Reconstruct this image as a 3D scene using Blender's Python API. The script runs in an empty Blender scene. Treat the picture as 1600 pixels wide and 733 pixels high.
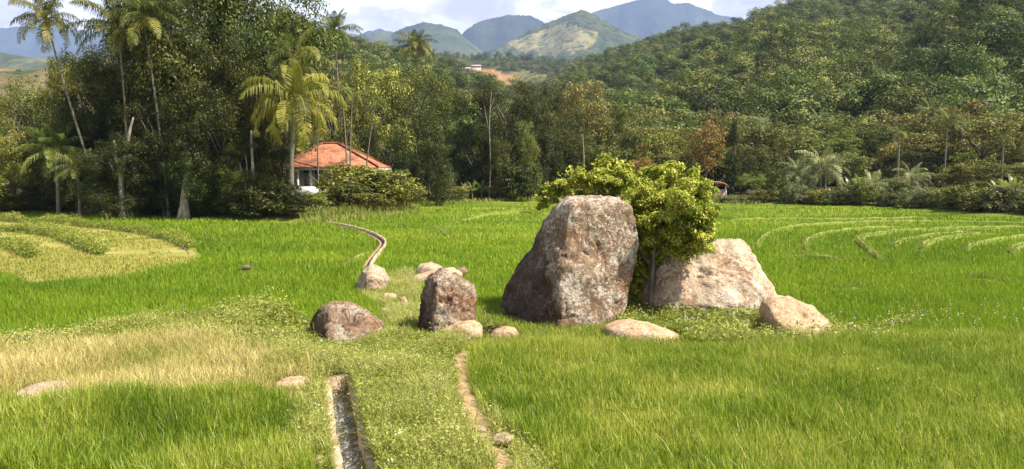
import bpy, math, random
import numpy as np
from mathutils import Vector

# ------------------------------------------------------------------ camera
SC = bpy.context.scene
COL = SC.collection
H = 4.2                                   # eye height above the paddy
FPX, CX, CY = 1256.0, 800.0, 366.5        # focal length and centre in photo pixels
PITCH = math.atan((CY - 265.0) / FPX)
cam_d = bpy.data.cameras.new("camera"); cam = bpy.data.objects.new("camera", cam_d); COL.objects.link(cam)
cam_d.sensor_width = 36.0; cam_d.lens = 36.0 * FPX / 1600.0
cam_d.clip_start = 0.1; cam_d.clip_end = 40000.0
cam.location = (0, 0, H); cam.rotation_euler = (math.radians(90) - PITCH, 0, 0)
SC.camera = cam

# ------------------------------------------------------------------ sky, sun, exposure
SUN_EL = math.radians(55.0)
SUN_AZ = math.radians(-20.0)              # from +X (right), negative = towards the viewer
sun_dir = Vector((math.cos(SUN_EL) * math.cos(SUN_AZ), math.cos(SUN_EL) * math.sin(SUN_AZ), math.sin(SUN_EL)))
world = bpy.data.worlds.new("World"); SC.world = world; world.use_nodes = True
sun_d = bpy.data.lights.new("sun", 'SUN'); sun = bpy.data.objects.new("sun", sun_d); COL.objects.link(sun)
sun_d.energy = 5.0; sun_d.angle = math.radians(0.5); sun_d.color = (1.0, 0.92, 0.76)
sun.rotation_euler = sun_dir.to_track_quat('Z', 'Y').to_euler(); sun.location = (30, -20, 60)
SC.view_settings.view_transform = 'Standard'; SC.view_settings.look = 'None'
SC.view_settings.gamma = 1.0; SC.view_settings.exposure = 1.25
SC.view_settings.use_curve_mapping = False

def build_world():
    nt = world.node_tree; nt.nodes.clear(); N = nt.nodes.new; L = nt.links.new
    out = N('ShaderNodeOutputWorld'); sky = N('ShaderNodeTexSky'); sky.sky_type = 'NISHITA'; sky.sun_disc = False
    sky.sun_elevation = SUN_EL; sky.sun_rotation = math.radians(90) - SUN_AZ
    sky.air_density = 1.0; sky.dust_density = 1.2
    b1 = N('ShaderNodeBackground'); b1.inputs[1].default_value = 0.05; L(sky.outputs[0], b1.inputs[0])
    tc = N('ShaderNodeTexCoord'); sp = N('ShaderNodeSeparateXYZ'); L(tc.outputs['Generated'], sp.inputs[0])
    zz = N('ShaderNodeMath'); zz.operation = 'MAXIMUM'; zz.inputs[1].default_value = 0.0; L(sp.outputs[2], zz.inputs[0])
    za = N('ShaderNodeMath'); za.operation = 'ADD'; za.inputs[1].default_value = 0.10; L(zz.outputs[0], za.inputs[0])
    dv = N('ShaderNodeVectorMath'); dv.operation = 'DIVIDE'; cb = N('ShaderNodeCombineXYZ')
    L(za.outputs[0], cb.inputs[0]); L(za.outputs[0], cb.inputs[1]); cb.inputs[2].default_value = 1.0
    L(tc.outputs['Generated'], dv.inputs[0]); L(cb.outputs[0], dv.inputs[1])
    n1 = N('ShaderNodeTexNoise'); n1.inputs['Scale'].default_value = 0.9; n1.inputs['Detail'].default_value = 9; n1.inputs['Roughness'].default_value = 0.55
    n1.inputs['Distortion'].default_value = 0.25
    L(dv.outputs[0], n1.inputs['Vector'])
    cov = N('ShaderNodeMapRange'); cov.inputs[1].default_value = 0.26; cov.inputs[2].default_value = 0.42; L(n1.outputs['Fac'], cov.inputs[0])
    # cloud body: bright billows and lavender-grey undersides
    n2 = N('ShaderNodeTexNoise'); n2.inputs['Scale'].default_value = 7.5; n2.inputs['Detail'].default_value = 8; n2.inputs['Roughness'].default_value = 0.58
    n2.inputs['Distortion'].default_value = 0.6
    mp = N('ShaderNodeMapping'); mp.inputs['Scale'].default_value = (1.0, 1.0, 2.6); mp.inputs['Location'].default_value = (0.35, 0.0, 0.62)
    L(tc.outputs['Generated'], mp.inputs[0]); L(mp.outputs[0], n2.inputs['Vector'])
    rp = N('ShaderNodeValToRGB'); e = rp.color_ramp.elements
    e[0].position = 0.40; e[0].color = (0.56, 0.52, 0.60, 1); e[1].position = 0.54; e[1].color = (1.0, 0.98, 0.98, 1)
    m = rp.color_ramp.elements.new(0.48); m.color = (0.72, 0.69, 0.74, 1)
    L(n2.outputs['Fac'], rp.inputs[0])
    b2 = N('ShaderNodeBackground'); b2.inputs[1].default_value = 0.70; L(rp.outputs[0], b2.inputs[0])
    lo = N('ShaderNodeMapRange'); lo.inputs[1].default_value = .26; lo.inputs[2].default_value = .50; lo.inputs[3].default_value = 1; lo.inputs[4].default_value = .12; L(sp.outputs[2], lo.inputs[0])
    cm = N('ShaderNodeMath'); cm.operation = 'MULTIPLY'; L(cov.outputs[0], cm.inputs[0]); L(lo.outputs[0], cm.inputs[1])
    mx = N('ShaderNodeMixShader'); L(cm.outputs[0], mx.inputs[0]); L(b1.outputs[0], mx.inputs[1]); L(b2.outputs[0], mx.inputs[2])
    L(mx.outputs[0], out.inputs[0])
build_world()
cy = SC.cycles
cy.max_bounces = 5; cy.diffuse_bounces = 2; cy.glossy_bounces = 2; cy.transmission_bounces = 3; cy.transparent_max_bounces = 8
cy.volume_bounces = 1; cy.use_denoising = True; cy.sample_clamp_indirect = 4.0

# ------------------------------------------------------------------ helpers
RNG = np.random.default_rng(7)
R = random.Random(11)
def ray(px, py):
    u = (np.asarray(px, float) - CX) / FPX; v = (CY - np.asarray(py, float)) / FPX
    c, s = math.cos(PITCH), math.sin(PITCH)
    return u, c + v * s, -s + v * c
def ground(px, py, z=0.0):
    u, y, w = ray(px, py); t = (z - H) / w
    return u * t, y * t
def YG(py): return float(ground(800, py)[1])
def at(px, Y, py=265): u, y, w = ray(px, py); return float(u / y * Y)      # x on the ray at depth Y
def zat(py, Y): u, y, w = ray(CX, py); return float(H + w / y * Y)
def gpoly(pts): return [tuple(float(k) for k in ground(a, b)) for a, b in pts]

def _hash(ix, iy, iz, seed):
    h = (ix.astype(np.int64) * 374761393 + iy.astype(np.int64) * 668265263 + iz.astype(np.int64) * 2147483647 + seed * 1274126177) & 0xFFFFFFFF
    h = ((h ^ (h >> 13)) * 1274126177) & 0xFFFFFFFF
    h = ((h ^ (h >> 16)) * 2246822519) & 0xFFFFFFFF
    return ((h ^ (h >> 15)) & 0xFFFFFF) / float(0x1000000)
def vnoise(x, y, z=0.0, seed=0):
    x, y, z = np.broadcast_arrays(np.asarray(x, float), np.asarray(y, float), np.asarray(z, float))
    ix, iy, iz = np.floor(x), np.floor(y), np.floor(z); fx, fy, fz = x - ix, y - iy, z - iz
    fx = fx * fx * fx * (fx * (fx * 6 - 15) + 10); fy = fy * fy * fy * (fy * (fy * 6 - 15) + 10); fz = fz * fz * fz * (fz * (fz * 6 - 15) + 10)
    r = 0
    for a in (0, 1):
        for b in (0, 1):
            for c in (0, 1):
                w = (fx if a else 1 - fx) * (fy if b else 1 - fy) * (fz if c else 1 - fz)
                r = r + w * _hash(ix + a, iy + b, iz + c, seed)
    return r * 2 - 1
def fbm(x, y, z=0.0, oct=4, seed=0, gain=0.5):
    r, a, f = 0, 1.0, 1.0
    for k in range(oct):
        r = r + a * vnoise(np.asarray(x) * f, np.asarray(y) * f, np.asarray(z) * f, seed + k * 17); a *= gain; f *= 2.03
    return r
def in_poly(x, y, poly):
    x = np.asarray(x); y = np.asarray(y); r = np.zeros(x.shape, bool); n = len(poly)
    for i in range(n):
        x1, y1 = poly[i]; x2, y2 = poly[(i + 1) % n]
        c = ((y1 > y) != (y2 > y)) & (x < (x2 - x1) * (y - y1) / (y2 - y1 + 1e-12) + x1)
        r ^= c
    return r
def line_dist(x, y, pts):
    d = np.full(np.shape(x), 1e9)
    for (x1, y1), (x2, y2) in zip(pts[:-1], pts[1:]):
        dx, dy = x2 - x1, y2 - y1; t = np.clip(((x - x1) * dx + (y - y1) * dy) / (dx * dx + dy * dy + 1e-12), 0, 1)
        d = np.minimum(d, np.hypot(x - x1 - t * dx, y - y1 - t * dy))
    return d
def smooth(a, b, x):
    t = np.clip((np.asarray(x, float) - a) / (b - a), 0, 1); return t * t * (3 - 2 * t)
def resample(pts, step):
    pts = np.array(pts, float); s = np.r_[0, np.cumsum(np.linalg.norm(np.diff(pts, axis=0), axis=1))]
    n = max(2, int(s[-1] / step) + 1); q = np.linspace(0, s[-1], n)
    return np.stack([np.interp(q, s, pts[:, k]) for k in range(pts.shape[1])], 1)
def curve_pts(pts, step):                      # smooth (Chaikin) then resample
    p = np.array(pts, float)
    for _ in range(3):
        a = p[:-1] * .75 + p[1:] * .25; b = p[:-1] * .25 + p[1:] * .75
        p = np.r_[p[:1], np.stack([a, b], 1).reshape(-1, p.shape[1]), p[-1:]]
    return resample(p, step)

def mesh_from(name, V, faces, smooth_sh=False, tint=None):
    """faces: list of (F,k) int arrays"""
    me = bpy.data.meshes.new(name); V = np.asarray(V, np.float32)
    me.vertices.add(len(V)); me.vertices.foreach_set('co', V.ravel())
    loops = np.concatenate([np.asarray(f, np.int32).ravel() for f in faces])
    tot = np.concatenate([np.full(len(f), f.shape[1], np.int32) for f in faces])
    st = np.r_[0, np.cumsum(tot)[:-1]].astype(np.int32)
    me.loops.add(len(loops)); me.loops.foreach_set('vertex_index', loops)
    me.polygons.add(len(tot)); me.polygons.foreach_set('loop_start', st); me.polygons.foreach_set('loop_total', tot)
    if smooth_sh: me.polygons.foreach_set('use_smooth', np.ones(len(tot), bool))
    if tint is not None:
        a = me.attributes.new('tint', 'FLOAT', 'POINT'); a.data.foreach_set('value', np.asarray(tint, np.float32))
    me.update(calc_edges=True); me.validate(verbose=False)
    return me
class MB:
    """collects shapes of one part"""
    def __init__(s): s.V = []; s.F = {3: [], 4: []}; s.n = 0; s.T = []
    def add(s, V, faces, tint=0.5):
        V = np.asarray(V, float); s.V.append(V)
        for f in faces:
            f = np.asarray(f, int)
            if len(f): s.F[f.shape[1]].append(f + s.n)
        s.T.append(np.broadcast_to(np.asarray(tint, float), (len(V),))); s.n += len(V); return s
    def box(s, c, size, rz=0.0, tint=.5):
        x, y, z = np.array(size) / 2
        v = np.array([[-x, -y, -z], [x, -y, -z], [x, y, -z], [-x, y, -z], [-x, -y, z], [x, -y, z], [x, y, z], [-x, y, z]])
        ca, sa = math.cos(rz), math.sin(rz); v[:, :2] = v[:, :2] @ np.array([[ca, sa], [-sa, ca]])
        return s.add(v + np.array(c), [np.array([[0, 3, 2, 1], [4, 5, 6, 7], [0, 1, 5, 4], [1, 2, 6, 5], [2, 3, 7, 6], [3, 0, 4, 7]])], tint)
    def tube(s, pts, rad, n=7, tint=.5, cap=True):
        P = np.asarray(pts, float); k = len(P); rad = np.broadcast_to(np.asarray(rad, float), (k,))
        T = np.gradient(P, axis=0); T /= np.linalg.norm(T, axis=1)[:, None] + 1e-9
        ref = np.array([1.0, 0, 0]) if abs(T[:, 0]).mean() < .8 else np.array([0, 1.0, 0])
        A = np.cross(T, ref); A /= np.linalg.norm(A, axis=1)[:, None] + 1e-9; B = np.cross(T, A)
        th = np.linspace(0, 2 * np.pi, n, endpoint=False)
        V = P[:, None] + rad[:, None, None] * (np.cos(th)[None, :, None] * A[:, None] + np.sin(th)[None, :, None] * B[:, None])
        i = np.arange(k - 1)[:, None] * n; j = np.arange(n)[None]; j2 = (j + 1) % n
        F = np.stack([i + j, i + j2, i + n + j2, i + n + j], -1).reshape(-1, 4)
        V = V.reshape(-1, 3); tri = []
        if cap:
            V = np.r_[V, P[:1], P[-1:]]; a = k * n
            tri = np.r_[np.stack([np.full(n, a), np.roll(np.arange(n), -1), np.arange(n)], 1),
                        np.stack([np.full(n, a + 1), (k - 1) * n + np.arange(n), (k - 1) * n + np.roll(np.arange(n), -1)], 1)]
        return s.add(V, [F, tri], tint)
    def quads(s, V4, tint):                     # V4 (N,4,3)
        N = len(V4); return s.add(V4.reshape(-1, 3), [np.arange(N * 4).reshape(N, 4)], np.repeat(tint, 4))
    def mesh(s, name, smooth_sh=False):
        V = np.concatenate(s.V); fs = [np.concatenate(s.F[k]) for k in (3, 4) if s.F[k]]
        return mesh_from(name, V, fs, smooth_sh, np.concatenate(s.T))
    def build(s, name, mat, parent=None, smooth_sh=False):
        return link(name, s.mesh(name, smooth_sh), mat, parent)
def link(name, me, mat=None, parent=None):
    o = bpy.data.objects.new(name, me); COL.objects.link(o)
    if mat is not None and not me.materials: me.materials.append(mat)
    if parent is not None: o.parent = parent
    return o
def tag(o, label=None, cat=None, group=None, kind=None):
    if label: o['label'] = label
    if cat: o['category'] = cat
    if group: o['group'] = group
    if kind: o['kind'] = kind
    return o
def empty(name, loc=(0, 0, 0), rz=0.0):
    o = bpy.data.objects.new(name, None); COL.objects.link(o); o.location = loc; o.rotation_euler = (0, 0, rz); o.empty_display_size = .3; return o
def copy_thing(src):
    r = src.copy(); COL.objects.link(r)
    for ch in src.children:
        c = ch.copy(); COL.objects.link(c); c.parent = r
    return r

# ------------------------------------------------------------------ materials
def new_mat(name):
    m = bpy.data.materials.new(name); m.use_nodes = True; nt = m.node_tree; nt.nodes.clear()
    return m, nt, nt.nodes.new, nt.links.new
def ramp(N, pts):
    r = N('ShaderNodeValToRGB'); e = r.color_ramp.elements
    e[0].position, e[0].color = pts[0][0], (*pts[0][1], 1); e[1].position, e[1].color = pts[-1][0], (*pts[-1][1], 1)
    for p, c in pts[1:-1]: x = e.new(p); x.color = (*c, 1)
    return r
def noise(N, L, vec, scale, detail=5, rough=.55, dist=0.0):
    n = N('ShaderNodeTexNoise'); n.inputs['Scale'].default_value = scale; n.inputs['Detail'].default_value = detail
    n.inputs['Roughness'].default_value = rough; n.inputs['Distortion'].default_value = dist
    if vec is not None: L(vec, n.inputs['Vector'])
    return n
def mixc(N, L, fac, a, b, mode='MIX'):
    m = N('ShaderNodeMix'); m.data_type = 'RGBA'; m.blend_type = mode
    for idx, v in ((0, fac), (6, a), (7, b)):
        if hasattr(v, 'links'): L(v, m.inputs[idx])
        elif isinstance(v, tuple): m.inputs[idx].default_value = (*v, 1)
        else: m.inputs[idx].default_value = v
    return m.outputs[2]
def leaf_mat(name, cols, transl=0.3, rough=.55, spec=.3, var=.35, huev=.03, patch=0.0, patchcol=(.3, .3, .05)):
    m, nt, N, L = new_mat(name)
    at_ = N('ShaderNodeAttribute'); at_.attribute_name = 'tint'
    n = len(cols); r = ramp(N, [(i / (n - 1), c) for i, c in enumerate(cols)]); L(at_.outputs['Fac'], r.inputs[0])
    oi = N('ShaderNodeObjectInfo')
    hs = N('ShaderNodeHueSaturation'); L(r.outputs[0], hs.inputs['Color'])
    mr = N('ShaderNodeMapRange'); L(oi.outputs['Random'], mr.inputs[0]); mr.inputs[3].default_value = 1 - var; mr.inputs[4].default_value = 1 + var
    L(mr.outputs[0], hs.inputs['Value'])
    m7 = N('ShaderNodeMath'); m7.operation = 'MULTIPLY'; m7.inputs[1].default_value = 7.31; L(oi.outputs['Random'], m7.inputs[0])
    fr = N('ShaderNodeMath'); fr.operation = 'FRACT'; L(m7.outputs[0], fr.inputs[0])
    mh = N('ShaderNodeMapRange'); L(fr.outputs[0], mh.inputs[0]); mh.inputs[3].default_value = .5 - huev; mh.inputs[4].default_value = .5 + huev
    L(mh.outputs[0], hs.inputs['Hue'])
    col = hs.outputs[0]
    if patch:
        g = N('ShaderNodeNewGeometry'); nn = noise(N, L, g.outputs['Position'], patch, 4)
        mp = N('ShaderNodeMapRange'); mp.inputs[1].default_value = .45; mp.inputs[2].default_value = .7; mp.inputs[4].default_value = .75; L(nn.outputs['Fac'], mp.inputs[0])
        col = mixc(N, L, mp.outputs[0], col, patchcol)
    b = N('ShaderNodeBsdfPrincipled'); b.inputs['Roughness'].default_value = rough; b.inputs['Specular IOR Level'].default_value = spec; L(col, b.inputs['Base Color'])
    t = N('ShaderNodeBsdfTranslucent'); tcol = mixc(N, L, .5, col, (.22, .34, .02), 'MIX'); L(tcol, t.inputs['Color'])
    x = N('ShaderNodeMixShader'); x.inputs[0].default_value = transl; L(b.outputs[0], x.inputs[1]); L(t.outputs[0], x.inputs[2])
    o = N('ShaderNodeOutputMaterial'); L(x.outputs[0], o.inputs[0]); return m
def simple_mat(name, cols, scale=4.0, rough=.8, bump=.3, bscale=None, detail=6, coord='Object', spec=.3, stretch=(1, 1, 1), disp_dist=.03):
    m, nt, N, L = new_mat(name); tc = N('ShaderNodeTexCoord'); mp = N('ShaderNodeMapping'); mp.inputs['Scale'].default_value = stretch
    L(tc.outputs[coord], mp.inputs[0]); v = mp.outputs[0]
    n1 = noise(N, L, v, scale, detail); r = ramp(N, [(.3 + .4 * i / (len(cols) - 1), c) for i, c in enumerate(cols)]); L(n1.outputs['Fac'], r.inputs[0])
    n2 = noise(N, L, v, bscale or scale * 5, 6, .65); bm = N('ShaderNodeBump'); bm.inputs['Strength'].default_value = bump; bm.inputs['Distance'].default_value = disp_dist
    L(n2.outputs['Fac'], bm.inputs['Height'])
    b = N('ShaderNodeBsdfPrincipled'); b.inputs['Roughness'].default_value = rough; b.inputs['Specular IOR Level'].default_value = spec
    L(r.outputs[0], b.inputs['Base Color']); L(bm.outputs[0], b.inputs['Normal'])
    o = N('ShaderNodeOutputMaterial'); L(b.outputs[0], o.inputs[0]); return m
def rock_mat(name, base, lichen, rust, dark, lich_amt=.5, dark_amt=.5, rust_amt=.4, sc=1.0, flank=None):
    m, nt, N, L = new_mat(name); tc = N('ShaderNodeTexCoord'); v = tc.outputs['Object']
    n0 = noise(N, L, v, .9 * sc, 6, .6, .4)
    rb = ramp(N, [(.3, tuple(.72 * c for c in base)), (.5, base), (.7, tuple(min(1, 1.25 * c) for c in base))]); L(n0.outputs['Fac'], rb.inputs[0])
    # rust patches
    n1 = noise(N, L, v, 1.3 * sc, 7, .62, .8); mr = N('ShaderNodeMapRange'); mr.inputs[1].default_value = .62 - .25 * rust_amt; mr.inputs[2].default_value = .72 - .2 * rust_amt; L(n1.outputs['Fac'], mr.inputs[0])
    m1 = N('ShaderNodeMath'); m1.operation = 'MULTIPLY'; m1.inputs[1].default_value = .8; L(mr.outputs[0], m1.inputs[0])
    c = mixc(N, L, m1.outputs[0], rb.outputs[0], rust)
    # pale lichen crust, speckled
    mp = N('ShaderNodeMapping'); mp.inputs['Location'].default_value = (5.2, 1.7, 3.1); L(v, mp.inputs[0])
    n2 = noise(N, L, mp.outputs[0], 8.5 * sc, 9, .72, .5); n2b = noise(N, L, mp.outputs[0], 1.1 * sc, 4, .5)
    ad = N('ShaderNodeMath'); ad.operation = 'MULTIPLY_ADD'; ad.inputs[1].default_value = .55; L(n2b.outputs['Fac'], ad.inputs[0]); L(n2.outputs['Fac'], ad.inputs[2])
    m2 = N('ShaderNodeMapRange'); m2.inputs[1].default_value = .93 - .2 * lich_amt; m2.inputs[2].default_value = 1.0 - .2 * lich_amt; L(ad.outputs[0], m2.inputs[0])
    m2b = N('ShaderNodeMath'); m2b.operation = 'MULTIPLY'; m2b.inputs[1].default_value = .75; L(m2.outputs[0], m2b.inputs[0])
    c = mixc(N, L, m2b.outputs[0], c, lichen)
    # dark weathering streaks running down
    mps = N('ShaderNodeMapping'); mps.inputs['Scale'].default_value = (1.0, 1.0, .38); mps.inputs['Location'].default_value = (2.2, 7.7, .4); L(v, mps.inputs[0])
    n3 = noise(N, L, mps.outputs[0], 2.4 * sc, 8, .66, .7); m3 = N('ShaderNodeMapRange'); m3.inputs[1].default_value = .66 - .22 * dark_amt; m3.inputs[2].default_value = .76 - .2 * dark_amt; L(n3.outputs['Fac'], m3.inputs[0])
    m3b = N('ShaderNodeMath'); m3b.operation = 'MULTIPLY'; m3b.inputs[1].default_value = .82; L(m3.outputs[0], m3b.inputs[0])
    c = mixc(N, L, m3b.outputs[0], c, dark)
    if flank is not None:                    # dark patina plus shade painted into the left flank's colour, ragged edge
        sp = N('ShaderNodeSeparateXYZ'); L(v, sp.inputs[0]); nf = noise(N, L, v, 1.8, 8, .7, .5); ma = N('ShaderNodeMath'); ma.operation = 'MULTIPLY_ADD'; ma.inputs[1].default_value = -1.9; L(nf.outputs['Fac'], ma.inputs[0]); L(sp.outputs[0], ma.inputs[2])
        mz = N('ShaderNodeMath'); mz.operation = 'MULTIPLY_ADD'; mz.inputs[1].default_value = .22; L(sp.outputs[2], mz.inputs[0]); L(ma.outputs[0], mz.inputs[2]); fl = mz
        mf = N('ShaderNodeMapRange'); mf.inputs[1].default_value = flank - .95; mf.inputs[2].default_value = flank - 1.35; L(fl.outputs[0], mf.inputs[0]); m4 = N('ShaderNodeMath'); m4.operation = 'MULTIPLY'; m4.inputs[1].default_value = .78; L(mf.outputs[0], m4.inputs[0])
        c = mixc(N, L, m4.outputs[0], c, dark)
    npit = noise(N, L, v, 13 * sc, 8, .75, .3); rpit = ramp(N, [(.30, (.50, .47, .45)), (.47, (.92, .92, .92)), (.70, (1.22, 1.2, 1.18))]); L(npit.outputs['Fac'], rpit.inputs[0]); c = mixc(N, L, 1.0, c, rpit.outputs[0], 'MULTIPLY')
    # bump
    b1 = noise(N, L, v, 3.0 * sc, 10, .7, .4); vo = N('ShaderNodeTexVoronoi'); vo.feature = 'DISTANCE_TO_EDGE'; vo.inputs['Scale'].default_value = 1.6 * sc
    dn = noise(N, L, v, 2.0 * sc, 4); va = N('ShaderNodeVectorMath'); va.operation = 'ADD'; L(v, va.inputs[0]); L(dn.outputs['Color'], va.inputs[1]); L(va.outputs[0], vo.inputs['Vector'])
    ve = N('ShaderNodeMapRange'); ve.inputs[2].default_value = .035; L(vo.outputs['Distance'], ve.inputs[0])
    ba = N('ShaderNodeMath'); ba.operation = 'MULTIPLY_ADD'; ba.inputs[1].default_value = .16; L(ve.outputs[0], ba.inputs[0]); L(b1.outputs['Fac'], ba.inputs[2])
    bm = N('ShaderNodeBump'); bm.inputs['Strength'].default_value = .9; bm.inputs['Distance'].default_value = .14 / sc; L(ba.outputs[0], bm.inputs['Height'])
    b = N('ShaderNodeBsdfPrincipled'); b.inputs['Roughness'].default_value = .88; b.inputs['Specular IOR Level'].default_value = .2
    L(c, b.inputs['Base Color']); L(bm.outputs[0], b.inputs['Normal']); o = N('ShaderNodeOutputMaterial'); L(b.outputs[0], o.inputs[0]); return m

M = {}
M['leaf_dark'] = leaf_mat('leaf_dark', [(.010, .014, .004), (.034, .043, .010), (.125, .125, .026)], 0.15, spec=.22, rough=.5)
M['leaf_mid'] = leaf_mat('leaf_mid', [(.022, .030, .007), (.080, .092, .017), (.23, .215, .042)], 0.15, spec=.22, rough=.5)
M['leaf_olive'] = leaf_mat('leaf_olive', [(0.0625, 0.065, 0.015), (0.1562, 0.1525, 0.0363), (0.3, 0.275, 0.0813)], 0.15, spec=.22, rough=.5)
M['leaf_light'] = leaf_mat('leaf_light', [(0.0813, 0.0975, 0.0163), (0.1938, 0.21, 0.035), (0.35, 0.35, 0.0688)], 0.15, spec=.22, rough=.5)
M['leaf_rusty'] = leaf_mat('leaf_rusty', [(0.0935, 0.066, 0.0198), (0.209, 0.1375, 0.0352), (0.308, 0.198, 0.0528)], 0.15, huev=.012)
M['leaf_lime'] = leaf_mat('leaf_lime', [(.065, .090, .010), (.36, .39, .038), (.64, .63, .13)], .30, rough=.45, spec=.3, var=0.0, huev=0)
M['leaf_hill'] = leaf_mat('leaf_hill', [(.024, .036, .010), (.095, .118, .028), (.25, .255, .072)], 0.15, var=.45, huev=.03, spec=.15, rough=.55)
M['palm_leaf'] = leaf_mat('palm_leaf', [(.022, .032, .008), (.095, .110, .024), (.33, .31, .075)], 0.22, rough=.5, spec=.25, var=.25)
M['palm_yellow'] = leaf_mat('palm_yellow', [(.055, .065, .012), (.22, .20, .036), (.50, .42, .085)], 0.28, rough=.5, spec=.25, var=.08, huev=.006)
M['palm_pale'] = leaf_mat('palm_pale', [(.07, .08, .03), (.22, .23, .095), (.52, .50, .26)], .2, rough=.5, spec=.25, var=.2)
M['banana_leaf'] = leaf_mat('banana_leaf', [(.06, .085, .020), (.16, .19, .05), (.30, .32, .12)], .35, rough=.35, spec=.5)
M['reed'] = leaf_mat('reed', [(0.0743, 0.0837, 0.0324), (0.1755, 0.1823, 0.081), (0.324, 0.3172, 0.162)], 0.2)
M['rice'] = leaf_mat('rice', [(.09, .155, .010), (.275, .365, .027), (.62, .57, .14)], .42, rough=.45, spec=.35, var=0.0, huev=0)
M['rice_far'] = leaf_mat('rice_far', [(.10, .185, .010), (.235, .345, .015), (.43, .46, .05)], .40, rough=.5, spec=.3, var=0.0, huev=0)
M['rice_young'] = leaf_mat('rice_young', [(.20, .22, .03), (.30, .29, .055), (.42, .36, .10)], .3, var=0.0, huev=0)
M['dry_grass'] = leaf_mat('dry_grass', [(.22, .22, .045), (.50, .41, .13), (.80, .66, .34)], .28, var=0.0, huev=0)
M['bund_grass'] = leaf_mat('bund_grass', [(.15, .20, .025), (.27, .28, .06), (.50, .42, .17)], .3, var=0.0, huev=0)
M['weed'] = leaf_mat('weed', [(.10, .14, .018), (.29, .32, .052), (.52, .50, .17)], .34, var=0.0, huev=0)
M['bark'] = simple_mat('bark', [(.05, .04, .03), (.12, .10, .075), (.22, .19, .15)], 6, stretch=(1, 1, .25))
M['bark_pale'] = simple_mat('bark_pale', [(.13, .11, .085), (.28, .25, .20), (.44, .40, .34)], 5, stretch=(1, 1, .3))
M['palm_bark'] = simple_mat('palm_bark', [(.08, .07, .05), (.16, .14, .105), (.26, .23, .18)], 5, stretch=(1, 1, 2.2))
M['husk'] = simple_mat('husk', [(.16, .10, .03), (.30, .20, .05), (.36, .27, .08)], 6)
M['soil'] = simple_mat('soil', [(.20, .125, .065), (.33, .215, .12), (.46, .33, .20)], 3, coord='Object', bump=.6, bscale=18)
M['concrete'] = simple_mat('concrete', [(.22, .14, .08), (.42, .31, .21), (.60, .50, .39)], 3.2, bump=.6, bscale=14)
M['dark_wood'] = simple_mat('dark_wood', [(.03, .022, .015), (.07, .05, .035)], 8)
M['dry_stick'] = simple_mat('dry_stick', [(.10, .075, .05), (.20, .16, .11)], 8)
M['white_wall'] = simple_mat('white_wall', [(.70, .69, .66), (.80, .80, .78)], 1.2, bump=.05)
M['pink_wall'] = simple_mat('pink_wall', [(.50, .33, .26), (.60, .42, .34)], 1.2, bump=.05)
M['tin'] = simple_mat('tin', [(.55, .53, .50), (.72, .70, .66)], .6, bump=.05, rough=.5)
M['brown_tin'] = simple_mat('brown_tin', [(.30, .24, .19), (.46, .38, .31)], .6, bump=.05, rough=.7)
M['dark_glass'] = simple_mat('dark_glass', [(.012, .013, .014), (.03, .03, .03)], 2, bump=0, rough=.15, spec=.5)
M['brown_feather'] = simple_mat('brown_feather', [(.10, .07, .04), (.24, .18, .11)], 30)
M['white_flower'] = simple_mat('white_flower', [(.70, .68, .72), (.85, .84, .86)], 20, bump=0)

M['bund_turf'] = simple_mat('bund_turf', [(.12, .17, .018), (.17, .21, .028), (.24, .24, .055)], 2.5, coord='Object', bump=.6, bscale=12)
def roof_mat():
    m, nt, N, L = new_mat('roof_tile'); tc = N('ShaderNodeTexCoord')
    bk = N('ShaderNodeTexBrick'); bk.inputs['Scale'].default_value = 1.0; bk.inputs['Brick Width'].default_value = .26; bk.inputs['Row Height'].default_value = .34
    bk.inputs['Mortar Size'].default_value = .02; bk.inputs['Mortar Smooth'].default_value = .6; bk.inputs['Bias'].default_value = 0
    bk.inputs['Color1'].default_value = (.36, .135, .07, 1); bk.inputs['Color2'].default_value = (.50, .22, .12, 1); bk.inputs['Mortar'].default_value = (.20, .07, .04, 1)
    L(tc.outputs['UV'], bk.inputs['Vector'])
    n = noise(N, L, tc.outputs['Object'], .9, 6); r = ramp(N, [(.35, (.55, .52, .50)), (.52, (.95, .92, .9)), (.65, (1.15, 1.1, 1.05))]); L(n.outputs['Fac'], r.inputs[0])
    c = mixc(N, L, 1.0, bk.outputs['Color'], r.outputs[0], 'MULTIPLY')
    bm = N('ShaderNodeBump'); bm.inputs['Strength'].default_value = .7; bm.inputs['Distance'].default_value = .05; L(bk.outputs['Fac'], bm.inputs['Height']); bm.invert = True
    b = N('ShaderNodeBsdfPrincipled'); b.inputs['Roughness'].default_value = .8; L(c, b.inputs['Base Color']); L(bm.outputs[0], b.inputs['Normal'])
    o = N('ShaderNodeOutputMaterial'); L(b.outputs[0], o.inputs[0]); return m
M['roof_tile'] = roof_mat()

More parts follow.
